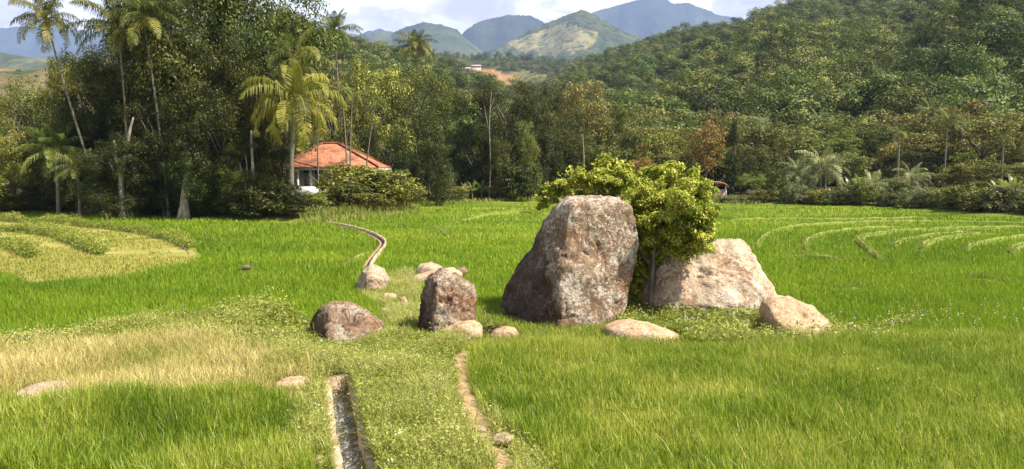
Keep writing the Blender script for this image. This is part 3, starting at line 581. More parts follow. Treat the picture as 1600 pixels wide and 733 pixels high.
rock('rock', [(638, 541), (650, 534), (675, 533), (687, 541), (670, 551), (645, 551)], YG(545) + .15, .3, RK_C, 'flat tan stone sunk in the grass before the dark upright boulder', 'rock', sub=4, seed=66, nz=.04)
rock('rock', [(763, 529), (773, 518), (790, 513), (805, 515), (810, 527), (795, 537), (768, 537)], YG(531) + .2, .3, RK_C, 'small rusty stone at the left foot of the huge boulder', 'rock', sub=4, seed=71)
rock('boulder', [(553, 452), (558, 435), (568, 421), (580, 415), (596, 421), (604, 436), (602, 455), (580, 466), (560, 462)], YG(456) + .5, .75, RK_B, 'small pale boulder at the end of the narrow winding channel', sub=5, seed=75, planes=[((-.8, -.5, .1), .45, .9)])
rock('rock', [(632, 442), (650, 430), (676, 423), (706, 420), (722, 428), (720, 442), (685, 452), (645, 452)], YG(444) + .5, .9, RK_C, 'flat tan slab rock behind the dark upright boulder', 'rock', sub=5, seed=81, nz=.04)
rock('rock', [(646, 426), (655, 414), (672, 411), (688, 417), (696, 428), (670, 436)], YG(436) + .8, .6, RK_B, 'pale knobbly rock on the far side of the flat slab', 'rock', sub=4, seed=84)
rock('rock', [(708, 428), (714, 419), (724, 417), (731, 424), (729, 432), (716, 434)], YG(434), .3, RK_D, 'small dark red stone on the right end of the flat slab', 'rock', sub=4, seed=86)
rock('rock', [(0, 634), (4, 624), (20, 612), (45, 606), (75, 605), (90, 613), (85, 632), (45, 642), (10, 642)], YG(634) + .3, .5, RK_B, 'pale flat rock lying in the dry grass', 'rock', sub=5, seed=91, nz=.045)
for i, (a, b, w, h_, m, lab) in enumerate([
        (606, 466, 26, 16, RK_C, 'rusty stone just below the small pale boulder in the stream bed'), (629, 476, 15, 22, RK_C, 'upright tan stone in the stream bed left of the dark boulder'),
        (598, 489, 18, 14, RK_B, 'greyish stone above the squat lichen-spotted boulder'), (637, 493, 14, 12, RK_B, 'small grey stone beside the dark boulder in the stream bed'),
        (640, 433, 16, 9, RK_D, 'black pointed stone left of the flat slab'), (644, 455, 15, 10, RK_D, 'small dark stone in weeds below the flat slab'),
        (747, 679, 24, 11, RK_B, 'pale stone on the footpath beside the rice'), (786, 694, 44, 13, RK_B, 'long low stone lying across the footpath edge'),
        (452, 604, 66, 18, RK_C, 'moss-grown flat stone left of the channel end wall'), (462, 622, 22, 12, RK_C, 'small tan stone in weeds left of the channel wall'),
        (488, 729, 26, 14, RK_C, 'reddish stone beside the channel at the near end')]):
    ph = np.linspace(0, 2 * np.pi, 9)[:-1] + .2; rs = [R.uniform(.8, 1.1) for _ in ph]
    rock('rock', [(a + w / 2 * r_ * math.cos(t), b + h_ / 2 * r_ * math.sin(t)) for t, r_ in zip(ph, rs)], YG(b + h_ * .3), w * .4 * YG(b) / FPX, m, lab, 'rock', sub=4, seed=100 + i)

# ------------------------------------------------------------------ plants: meshes
def unit(v): return v / (np.linalg.norm(v, axis=-1, keepdims=True) + 1e-9)
def leaf_quads(rng, C, Nrm, size, aspect=.55, droop=.15):
    """rhombic leaves with a fold, centred on C facing Nrm"""
    n = len(C); t = unit(np.cross(Nrm, rng.normal(size=(n, 3)))); b = np.cross(Nrm, t); sz = size * rng.uniform(.65, 1.3, n)[:, None]
    up = Nrm * sz * droop
    return np.stack([C - t * sz * .5 - up, C + b * sz * aspect * .5, C + t * sz * .5 - up, C - b * sz * aspect * .5], 1)
def crown_mesh(mb, rng, clumps, nleaf, size, aspect=.55, flat=.75, shell=.55, upb=.45, nr=.38, tn=.2):
    """clumps: (K,4) centres and radii; leaves spread through the outer half of each clump"""
    K = len(clumps); w = clumps[:, 3] ** 2; k = rng.choice(K, nleaf, p=w / w.sum()); d = unit(rng.normal(size=(nleaf, 3))); d[:, 2] = d[:, 2] * .8 + .18; d = unit(d)
    r = (shell + (1 - shell) * rng.random(nleaf) ** .6) * (1 + .18 * rng.normal(size=nleaf)); c = clumps[k, :3] + d * (clumps[k, 3] * r)[:, None] * np.array([1, 1, flat])
    n = unit(d * .7 + np.array([0, 0, upb]) + rng.normal(size=(nleaf, 3)) * nr)
    ct = rng.normal(.5, .20, K); t = np.clip(ct[k] + rng.normal(0, tn, nleaf), 0, 1)
    mb.quads(leaf_quads(rng, c, n, size, aspect), t); return mb
def make_clumps(rng, shape, K):
    """unit tree: height 1, crown about .36 wide each side"""
    out = []
    for i in range(K):
        a = rng.uniform(0, 2 * np.pi); q = i / K
        if shape == 'round': z = .30 + .62 * rng.random(); rad = .36 * math.sqrt(max(.05, 1 - ((z - .58) / .42) ** 2)) * rng.uniform(.45, 1.0); cr = rng.uniform(.10, .17)
        elif shape == 'tall': z = .10 + .84 * rng.random(); rad = .30 * (1 - .45 * z) * rng.uniform(.5, 1.15); cr = rng.uniform(.09, .15)
        elif shape == 'spread': z = .52 + .40 * rng.random() ** .8; rad = .44 * math.sqrt(max(.05, 1 - ((z - .55) / .45) ** 2)) * rng.uniform(.3, 1.05); cr = rng.uniform(.09, .15)
        elif shape == 'cone': z = .06 + .88 * rng.random(); rad = .30 * (1.02 - z) * rng.uniform(.5, 1.0); cr = .055 + .10 * (1 - z)
        elif shape == 'heavy': z = .04 + .90 * rng.random() ** .85; rad = .40 * math.sqrt(max(.08, 1 - ((z - .55) / .56) ** 2)) * rng.uniform(.5, 1.05); cr = rng.uniform(.10, .18)
        else: z = .18 + .6 * rng.random(); rad = .42 * rng.random() ** .5; cr = rng.uniform(.16, .26)     # bush
        out.append((rad * math.cos(a), rad * math.sin(a), z, cr))
    return np.array(out)
def trunk_mesh(mb, rng, clumps, r0=.022, bend=.03, top=.72, limbs=7, n=7):
    z = np.linspace(-.02, top, 9); ph = rng.uniform(0, 6.28); px = bend * np.sin(z * 4 + ph); py = bend * np.cos(z * 3 + ph); px -= px[0]; py -= py[0]
    P = np.stack([px, py, z], 1); rad = r0 * (1 - .72 * z / top); rad[0] *= 1.5
    mb.tube(P, rad, n)
    o = rng.permutation(len(clumps))[:limbs]
    for k in o:
        c = clumps[k, :3]; zs = min(max(.12, c[2] * rng.uniform(.45, .75)), top * .95); b = np.array([np.interp(zs, z, px), np.interp(zs, z, py), zs]); m = (b + c) / 2 + np.array([0, 0, .03]) + rng.normal(0, .015, 3)
        mb.tube(curve_pts([b, m, c], .05), np.linspace(r0 * .5, r0 * .14, len(curve_pts([b, m, c], .05))), 5)
    return mb
def sub_clumps(rng, cl, k):
    """break each leaf mass into smaller sprays so that the outline is ragged and gaps open between them"""
    out = []
    for c in cl:
        for _ in range(k):
            d = unit(rng.normal(size=3) + np.array([0, 0, .25])); out.append((*(c[:3] + d * c[3] * rng.uniform(.35, 1.0) * np.array([1, 1, .8])), c[3] * rng.uniform(.32, .54)))
    return np.array(out)
TREE = {}
def tree_kind(key, shape, seed, K, nleaf, size, leaf, bark='bark', aspect=.55, flat=.8, limbs=7, r0=.022, top=.72, single=False, upb=.45):
    rng = np.random.default_rng(seed); cl = make_clumps(rng, shape, K)
    cl[:, 3] *= 1.05; sb = sub_clumps(rng, cl, 11); cm = crown_mesh(MB(), rng, sb, nleaf, size, aspect, flat, shell=.62, upb=upb * .5, nr=.28); tm = trunk_mesh(MB(), rng, cl, r0, top=top, limbs=limbs, n=7 if nleaf > 1500 else 5)
    cme, tme = cm.mesh('crown'), tm.mesh('trunk', True); cme.materials.append(M[leaf]); tme.materials.append(M[bark]); TREE[key] = (cme, tme)
def place_tree(key, name, x, y, z, h, wid, rz, label, group=None, cat='tree'):
    t = empty(name, (x, y, z), rz); t.scale = (wid / .8, wid / .8, h); cme, tme = TREE[key]
    link('trunk', tme, None, t); link('crown', cme, None, t); tag(t, label, cat, group); return t
# near trees (left clump, behind the house, field edge)
for i in range(5): tree_kind(f'big{i}', 'heavy' if i != 1 else 'round', 200 + i, 40, 42000, .0155, ['leaf_dark', 'leaf_mid', 'leaf_dark', 'leaf_mid', 'leaf_olive'][i], aspect=.5)
for i in range(4): tree_kind(f'tall{i}', 'tall', 220 + i, 40, 16000, .019, ['leaf_dark', 'leaf_mid', 'leaf_olive', 'leaf_dark'][i], aspect=.55)
for i in range(5): tree_kind(f'mid{i}', 'round', 240 + i, 30, 15000, .021, ['leaf_mid', 'leaf_olive', 'leaf_light', 'leaf_mid', 'leaf_rusty'][i])
for i in range(3): tree_kind(f'spread{i}', 'spread', 260 + i, 32, 12000, .021, ['leaf_mid', 'leaf_olive', 'leaf_light'][i], flat=.55)
for i in range(2): tree_kind(f'cone{i}', 'cone', 270 + i, 44, 8000, .026, ['leaf_dark', 'leaf_light'][i])
for i in range(5): tree_kind(f'bush{i}', 'bush', 280 + i, 24, 5000, .055, ['leaf_mid', 'leaf_olive', 'leaf_light', 'leaf_dark', 'reed'][i], limbs=9, top=.4, r0=.015)
# airy plume-like trees
for i in range(2): tree_kind(f'airy{i}', 'tall', 290 + i, 24, 2200, .036, ['leaf_olive', 'leaf_light'][i], bark='bark_pale', r0=.012, top=.9)

# coconut and areca palms
def palm_meshes(seed, h, flen, nfr, leaf, lean=(0, 0), r0=.17, leaflets=30, droop=1.0, bend=.5):
    rng = np.random.default_rng(seed)
    t = np.linspace(0, 1, 16); P = np.stack([lean[0] * t ** 1.0 + bend * .12 * h * (t ** 2 - t) * (1 if lean[0] > 0 else -1), lean[1] * t, h * t], 1)
    P[0, 2] = -.3
    rad = r0 * (1 - .42 * t); rad[0] = r0 * 1.7; rad[1] = r0 * 1.15
    tm = MB().tube(P, rad, 9); top = P[-1]
    cm = MB()
    for i in range(nfr):
        q = (i + .5) / nfr; az = i * 2.39996 + rng.normal(0, .15); el = math.radians(82 - 112 * q ** .9) + rng.normal(0, .07); L = flen * rng.uniform(.85, 1.1) * (0.75 if q < .12 else 1.0)
        # rachis: starts at elevation el, sags under its weight
        n = 13; s = np.linspace(0, 1, n); ele = el - droop * (1.25 if q > .15 else .5) * s ** 1.5 * rng.uniform(.8, 1.15); ds = L / (n - 1)
        hr = np.r_[0, np.cumsum(np.cos(ele[:-1]) * ds)]; hz_ = np.r_[0, np.cumsum(np.sin(ele[:-1]) * ds)]
        tw = rng.normal(0, .12); azs = az + tw * s; C = np.stack([top[0] + hr * np.cos(azs), top[1] + hr * np.sin(azs), top[2] + hz_], 1)
        cm.tube(C, np.linspace(.045, .008, n) * flen / 3.5, 4, .75, cap=False)
        T = unit(np.gradient(C, axis=0)); side = unit(np.cross(T, np.array([0, 0, 1.0]) + .001)); upv = np.cross(side, T)
        m = leaflets; sp = np.linspace(.13, .99, m); base = np.stack([np.interp(sp, s, C[:, k]) for k in range(3)], 1)
        Tt = unit(np.stack([np.interp(sp, s, T[:, k]) for k in range(3)], 1)); Sd = unit(np.stack([np.interp(sp, s, side[:, k]) for k in range(3)], 1)); Up = np.cross(Sd, Tt)
        ll = flen * .30 * np.sin(np.pi * (sp * .82 + .16)) ** .7; tint0 = np.clip(.5 + rng.normal(0, .22) + (.12 if q > .7 else 0), 0, 1)
        for sg in (-1, 1):
            d1 = unit(Sd * sg * .8 + Tt * .55 + Up * .12 + rng.normal(0, .08, (m, 3))); hang = np.array([0, 0, -1.0])
            d2 = unit(d1 * .45 + hang * rng.uniform(.7, 1.3, (m, 1)) * droop)
            a = base; b_ = a + d1 * (ll * .5)[:, None]; c_ = b_ + d2 * (ll * .55)[:, None]; wv = Tt * (flen * .016)
            tt = np.clip(tint0 + rng.normal(0, .1, m), 0, 1)
            cm.quads(np.stack([a - wv * .5, a + wv * .5, b_ + wv * .6, b_ - wv * .6], 1), tt); cm.quads(np.stack([b_ - wv * .6, b_ + wv * .6, c_ + wv * .1, c_ - wv * .1], 1), tt)
    nm = MB()
    for i in range(9):
        a = i * .9; c = top + np.array([.22 * math.cos(a), .22 * math.sin(a), -.28 - .16 * (i % 3)]) * flen / 3.5
        V, F = ICO[3]; nm.add(V * np.array([.13, .13, .16]) * flen / 3.5 + c, [F])
    out = [tm.mesh('trunk', True), cm.mesh('crown'), nm.mesh('coconut_cluster', True)]
    for me, k in zip(out, ('palm_bark', leaf, 'husk')): me.materials.append(M[k])
    return out
def place_palm(meshes, x, y, z, label, rz=0, sc=1.0, nuts=True, group=None, name='coconut_palm', cat='palm tree'):
    t = empty(name, (x, y, z), rz); t.scale = (sc,) * 3; link('trunk', meshes[0], None, t); link('crown', meshes[1], None, t)
    if nuts: link('coconut_cluster', meshes[2], None, t)
    tag(t, label, cat, group); return t
def banana_meshes(seed, h, nl=9, L=2.2):
    rng = np.random.default_rng(seed); st = MB().tube(curve_pts([(0, 0, -.1), (.04, 0, h * .25), (.02, .03, h * .55)], .2), .11, 8); st = st.mesh('stem', True); st.materials.append(M['palm_bark'])
    lv = MB()
    for i in range(nl):
        az = i * 2.4 + rng.normal(0, .2); el = math.radians(80 - 60 * i / nl); n = 8; s = np.linspace(0, 1, n); e = el - 1.1 * s ** 1.6 * rng.uniform(.6, 1.2); ds = L * rng.uniform(.8, 1.1) / (n - 1)
        hr = np.r_[0, np.cumsum(np.cos(e[:-1]) * ds)]; hz_ = np.r_[0, np.cumsum(np.sin(e[:-1]) * ds)]; C = np.stack([hr * math.cos(az), hr * math.sin(az), h * .5 + hz_], 1)
        sd = np.array([-math.sin(az), math.cos(az), 0]); w = L * .13 * np.sin(np.pi * np.clip(s * .85 + .12, 0, 1)) ** .7; w[0] = .02
        Lf = C + sd * w[:, None] - np.array([0, 0, .25]) * w[:, None]; Rt = C - sd * w[:, None] - np.array([0, 0, .25]) * w[:, None]
        for A, B in ((Lf, C), (C, Rt)): lv.quads(np.stack([A[:-1], B[:-1], B[1:], A[1:]], 1), np.clip(rng.normal(.5, .15) + np.zeros(n - 1), 0, 1))
    lv = lv.mesh('leaves'); lv.materials.append(M['banana_leaf']); return st, lv
BAN = [banana_meshes(300 + i, 3.2 + .5 * i, 8 + i) for i in range(3)]
def place_banana(x, y, z, label, sc=1.0, rz=0.0, group=None):
    t = empty('banana_plant', (x, y, z), rz); t.scale = (sc,) * 3; m = BAN[R.randrange(3)]; link('stem', m[0], None, t); link('leaves', m[1], None, t); tag(t, label, 'banana plant', group); return t

# ------------------------------------------------------------------ left clump, house surroundings, middle trees
def gz(x, y): return float(ground_z(np.array([x]), np.array([y]))[0])
S = H / 3.0
def tree_at(key, name, px, Y, top_py, wpx, label, group=None, sink=0.0, cat='tree'):
    Y *= S; x = at(px, Y); z = gz(x, Y); h = zat(top_py, Y) - z; return place_tree(key, name, x, Y, z - sink, h + sink, wpx * Y / FPX, R.uniform(0, 6.28), label, group, cat)
G_CL = 'trees of the dark clump on the left'
for key, px, Y, top, w, lab in [
        ('big2', 132, 53, 84, 120, 'dense dark tree right of the leaning coconut palm trunk'),
        ('mid2', 104, 56, 92, 60, 'yellow-green tree crown showing above the dense dark tree beside the leaning palm'),
        ('big0', 205, 54, 100, 150, 'broad dark tree behind the pale forked dead trunk'),
        ('big3', 292, 53, -48, 190, 'very tall leafy tree rising out of the frame over the left clump'),
        ('big1', 405, 55, -70, 215, 'tallest broad tree of the left clump, crown cut off by the top of the photo'),
        ('big1', 330, 61, -30, 250, 'tall backmost tree filling the heart of the left clump'), ('big0', 160, 60, 92, 150, 'broad backmost tree behind the leaning palm trunk'), ('big3', 245, 60, 50, 150, 'backmost tree behind the two slim palms of the clump'),
        ('big2', 345, 50, 70, 150, 'dark inner tree between the two tallest trees of the left clump'),
        ('big0', 255, 50, 150, 120, 'low dark tree under the slim leaning palm trunks'),
        ('big3', 410, 51, 130, 96, 'dark tree left of the tiled house, behind the yellow palm'),
        ('big2', 310, 49, 195, 110, 'low dark tree over the buttressed trunk at the field edge'),
        ('tall0', 470, 70, 60, 90, 'slim dark tree above the roof behind the yellow palm'),
        ('big4', 452, 68, 5, 96, 'olive tree filling the right shoulder of the left clump'),
        ('big0', 185, 49, 215, 110, 'low spreading dark tree at the foot of the leaning palm'),
        ('big2', 390, 48.5, 225, 90, 'low dark tree left of the yellow palm trunk'),
        ('tall3', 440, 49.5, 232, 62, 'dark creeper-covered tree at the left wall of the tiled house')]:
    tree_at(key, 'broadleaf_tree', px, Y, top, w, lab, G_CL)
for px, Y, top, w, key, lab in [(20, 66, 128, 130, 'big4', 'olive-green tree at the far left below the bare brown slope'), (75, 70, 150, 110, 'mid2', 'light green tree left of the leaning palm'), (-40, 60, 150, 120, 'big1', 'green tree cut by the left edge of the photo'),
                                (-5, 54, 210, 90, 'mid2', 'lower pale green tree at the far left edge of the field'), (48, 57, 200, 100, 'mid1', 'olive tree behind the low palm at the left'), (95, 60, 180, 90, 'big0', 'dark tree directly behind the low palm at the left'),
                                (-95, 62, 140, 130, 'big4', 'olive tree just beyond the left edge of the photo'), (-150, 64, 120, 140, 'big3', 'tall tree farther beyond the left edge of the photo'), (-215, 63, 150, 120, 'mid1', 'rounded tree outside the left edge of the photo'), (-285, 66, 130, 140, 'big1', 'outermost broad tree outside the left edge of the photo')]:
    tree_at(key, 'broadleaf_tree', px, Y, top, w, lab, 'trees at the left end of the field')
# undergrowth along the clump
rr = np.random.default_rng(5)
for i, px in enumerate(np.linspace(-30, 462, 26)):
    Yb = float(np.interp((px - CX) / FPX, _eu, _ey)) / S + rr.uniform(.3, 2.2)
    top = rr.uniform(262, 300) if px > 55 else rr.uniform(255, 300)
    key = ['bush3', 'bush3', 'bush0'][i % 3] if px > 30 else ['bush2', 'bush1'][i % 2]
    tree_at(key, 'shrub', px + rr.uniform(-6, 6), Yb, top, rr.uniform(40, 66), 'dark shrub in the shaded undergrowth of the left clump' if px > 30 else 'sunlit olive shrub at the far left edge of the paddy', 'shrubs under the left clump', cat='shrub')
# pale forked dead trunk
def dead_tree(px, Y, base_py, label, forks, r0):
    Y *= S; x = at(px, Y); t = empty('dead_tree', (x, Y, gz(x, Y))); mb = MB()
    for pts, ra, rb in forks:
        P = curve_pts([((a - px) * Y / FPX, dy, (base_py - b) * Y / FPX) for a, b, dy in pts], .25); mb.tube(P, np.linspace(ra, rb, len(P)) * r0, 7)
    mb.build('trunk', M['bark_pale'], t, True); tag(t, label, 'dead tree'); return t
dead_tree(188, 48.2, 338, 'pale bare forked trunk standing in the dark clump', [([(188, 345, 0), (187, 300, 0), (189, 258, .1)], .30, .2), ([(189, 262, 0), (180, 240, .2), (178, 215, .3)], .26, .1), ([(189, 262, 0), (200, 238, -.2), (206, 205, -.3), (214, 180, -.3)], .26, .07), ([(200, 240, -.2), (210, 238, -.5)], .18, .1), ([(178, 262, 0), (170, 248, .1)], .12, .05)], 1.0)
dead_tree(383, 48, 345, 'thin crooked pale dead trunk before the dark left clump', [([(383, 330, 0), (384, 300, 0), (378, 280, 0), (374, 262, 0)], .12, .06), ([(384, 300, 0), (386, 262, .1), (380, 240, .1)], .09, .03), ([(378, 280, 0), (368, 270, 0)], .07, .03)], 1.0)
dead_tree(287, 48, 345, 'stout buttressed grey trunk at the edge of the field', [([(287, 345, 0), (286, 322, 0), (288, 295, 0)], .5, .25), ([(288, 300, 0), (292, 260, .3), (288, 225, .4)], .3, .2), ([(284, 325, 0), (278, 345, -.3)], .3, .2)], 1.0)
dead_tree(396, 48, 345, 'straight pale trunk supporting the foliage at the clump right end', [([(397, 345, 0), (396, 300, 0), (394, 235, 0), (393, 215, .2)], (.20), .08)], 1.0)
# palms of the clump
def palm_at(seed, px, Y, crown_px, crown_py, fpx, label, leaf='palm_leaf', nfr=24, droop=1.0, r0=.17, bend=.5, leaflets=30, nuts=True, name='coconut_palm', depth_lean=0.0, lift=0.0):
    Y *= S; x = at(px, Y); z = gz(x, Y) + lift; h = zat(crown_py, Y) - z; lx = (crown_px - px) * Y / FPX
    m = palm_meshes(seed, h, fpx * Y / FPX, nfr, leaf, (lx, depth_lean), r0, leaflets, droop, bend); return place_palm(m, x, Y, z, label, 0, 1.0, nuts, name=name)
palm_at(401, 165, 49, 83, 30, 60, 'tall leaning coconut palm against the sky at the left', droop=1.35, bend=-.35, r0=.125)
palm_at(402, 197, 49.5, 193, 42, 80, 'coconut palm with a straight slim trunk before the dark clump', droop=1.0, r0=.125)
palm_at(403, 262, 49.3, 232, 25, 70, 'coconut palm with gently curved trunk and hanging dead fronds', droop=1.2, bend=.3, r0=.125)
palm_at(404, 222, 52, 226, 58, 60, 'smaller palm crown between the two tall palms of the clump', droop=1.2)
palm_at(405, 454, 47.6, 462, 158, 96, 'yellowing coconut palm leaning over the tiled house', leaf='palm_yellow', nfr=21, droop=1.75, r0=.24, bend=.3, leaflets=36)
palm_at(406, 440, 50.5, 462, 92, 72, 'coconut palm crown just above the yellowing palm', leaf='palm_leaf', nfr=15, droop=1.5, r0=.2)
palm_at(407, 528, 76, 526, 48, 46, 'coconut palm crown against the clouds behind the house', droop=1.25)
palm_at(408, 655, 90, 650, 72, 38, 'lone coconut palm crown before the blue-green mountain', droop=1.25, nfr=28)
palm_at(409, 88, 49.5, 86, 232, 62, 'low dark coconut palm in the shade at the left', droop=1.1)
palm_at(410, 122, 48.8, 120, 262, 45, 'short young palm at the foot of the dark clump', droop=1.0, nuts=False)
for i, (px, cpx, cpy) in enumerate([(541, 535, 140), (549, 553, 148), (568, 588, 160), (498, 503, 128)]):
    palm_at(420 + i, px, 59 + i, cpx, cpy, 26, ['slim areca palm leftmost of the three over the roof', 'straight slim areca palm over the roof ridge end', 'curved slim areca palm at the right roof corner', 'slim areca palm behind the roof ridge'][i], leaf='palm_leaf', nfr=9, droop=1.2, r0=.10, bend=.6, leaflets=22, nuts=False, name='areca_palm')
# trees right of the house and in the middle
for key, px, Y, top, w, lab in [
        ('mid2', 590, 78, 98, 115, 'light green rounded tree right behind the tiled house'), ('big3', 640, 84, 108, 130, 'broad mid-green tree below the lone palm'), ('tall1', 560, 70, 150, 90, 'green tree directly behind the roof of the house'),
        ('big0', 608, 68, 200, 80, 'dark tree at the right end of the house'), ('tall3', 682, 66, 222, 76, 'dark creeper-clad tree at the corner of the paddy'), ('tall0', 668, 70, 170, 76, 'slim dark tree rising behind the creeper-clad tree'),
        ('mid1', 520, 86, 118, 110, 'olive tree beyond the house below the mid palm'), ('airy1', 540, 66, 168, 60, 'airy light tree behind the areca palms'),
        ('mid3', 700, 100, 150, 90, 'mid-green tree left of the dark middle grove'), ('big2', 745, 84, 152, 90, 'dark tree at the left side of the middle grove'), ('big0', 796, 82, 130, 110, 'dark broad tree in the middle grove'),
        ('tall0', 842, 84, 126, 80, 'dark tall tree with columnar foliage in the middle grove'), ('big2', 860, 88, 150, 90, 'dark tree at the right side of the middle grove'), ('tall2', 825, 78, 190, 50, 'pale leafy creeper tree before the middle grove'),
        ('tall1', 780, 77, 215, 50, 'low leafy tree under the middle grove'), ('mid1', 912, 98, 124, 95, 'lighter olive tree right of the middle grove'), ('big1', 955, 100, 170, 90, 'green tree rising behind the leafy bush'), ('mid0', 905, 86, 205, 70, 'round tree above the left end of the leafy bush'),
        ('spread1', 990, 110, 195, 110, 'spreading olive tree beyond the leafy bush'), ('bush3', 815, 76, 245, 50, 'dark round shrub in front of the middle grove'), ('airy0', 958, 84, 225, 80, 'thin leafy tree just left above the leafy bush')]:
    tree_at(key, 'broadleaf_tree', px, Y, top, w, lab, 'trees of the middle grove and house')
dead_tree(765, 77, 318, 'tall bare pale trunk in front of the middle grove', [([(764, 318, 0), (767, 260, 0), (764, 200, 0), (768, 150, 0)], .10, .035), ([(766, 215, 0), (760, 190, .1), (757, 170, .1)], .06, .02), ([(765, 180, 0), (772, 160, .1)], .05, .02)], 1.0)
dead_tree(912, 83, 318, 'thin pale trunk behind the left end of the leafy bush', [([(911, 318, 0), (913, 270, 0), (910, 222, 0)], .12, .06)], 1.0)
# shrubs, bananas and dry growth by the house and along the field edge
for i, (key, px, Y, top, w, lab) in enumerate([
        ('bush2', 556, 56, 250, 88, 'large light green shrub hiding the right corner of the tiled house'), ('bush2', 503, 53.5, 294, 66, 'light green shrub below the white house wall'), ('bush1', 588, 56, 254, 80, 'olive leafy shrub on the bank below the house'),
        ('bush2', 612, 56, 258, 74, 'yellow-green shrub on the bank right of the house'), ('bush0', 535, 53.5, 282, 60, 'small dark green shrub in the middle of the bank'), ('bush2', 478, 51, 305, 50, 'light shrub left below the white house wall'), ('bush1', 632, 57, 286, 50, 'dry olive shrub at the corner of the bank'),
        ('bush2', 575, 53, 298, 62, 'low bright shrub at the foot of the bank')]):
    tree_at(key, 'shrub', px, Y, top, w, lab, 'shrubs on the bank by the house', cat='shrub')
for px, Y, sc, lab in [(503, 55.5, .86, 'banana plant in front of the white house wall'), (528, 56, .62, 'shorter banana plant by the house window'), (738, 76, .78, 'banana plant at the left of the far banana group'), (752, 77, .8, 'banana plant at the right of the far banana group'), (727, 77.5, .6, 'small banana plant beside the dark grove')]:
    Y *= S; x = at(px, Y); place_banana(x, Y, gz(x, Y), lab, sc, R.uniform(0, 6), 'banana plants along the paddy edge')

# ------------------------------------------------------------------ belt of trees along the far side of the field
G_B = 'trees and palms lining the far side of the paddy'
# tree kinds used on the hill and in the belt: crown and trunk in one mesh
HILL = []
for i, (shape, leaf, nl, sz) in enumerate([('heavy', 'leaf_hill', 2600, .046), ('round', 'leaf_hill', 2300, .046), ('heavy', 'leaf_hill', 2600, .046), ('spread', 'leaf_hill', 2300, .046), ('tall', 'leaf_hill', 2200, .044), ('heavy', 'leaf_hill', 3000, .042)]):
    rng = np.random.default_rng(500 + i); cl = make_clumps(rng, shape, 20); cl[:, 3] *= 1.25; mb = MB(); crown_mesh(mb, rng, cl, nl, sz, .7, .8, shell=.85, nr=.22, tn=.11, upb=.08); nq = len(np.concatenate(mb.F[4])); trunk_mesh(mb, rng, cl, .022, top=.6, limbs=4, n=5)
    me = mb.mesh('forest_tree'); me.materials.append(M[leaf]); me.materials.append(M['bark'])
    n4, n3 = sum(len(f) for f in mb.F[4]), sum(len(f) for f in mb.F[3]); mi = np.ones(n3 + n4, np.int32); mi[n3:n3 + nq] = 0; me.polygons.foreach_set('material_index', mi); HILL.append(me)
for i, spec in enumerate([('round', 'leaf_mid'), ('spread', 'leaf_olive'), ('heavy', 'leaf_dark'), ('round', 'leaf_light'), ('round', 'leaf_rusty'), ('heavy', 'leaf_olive')]):
    tree_kind(f'belt{i}', spec[0], 540 + i, 26, 8000, .027, spec[1], flat=.75)
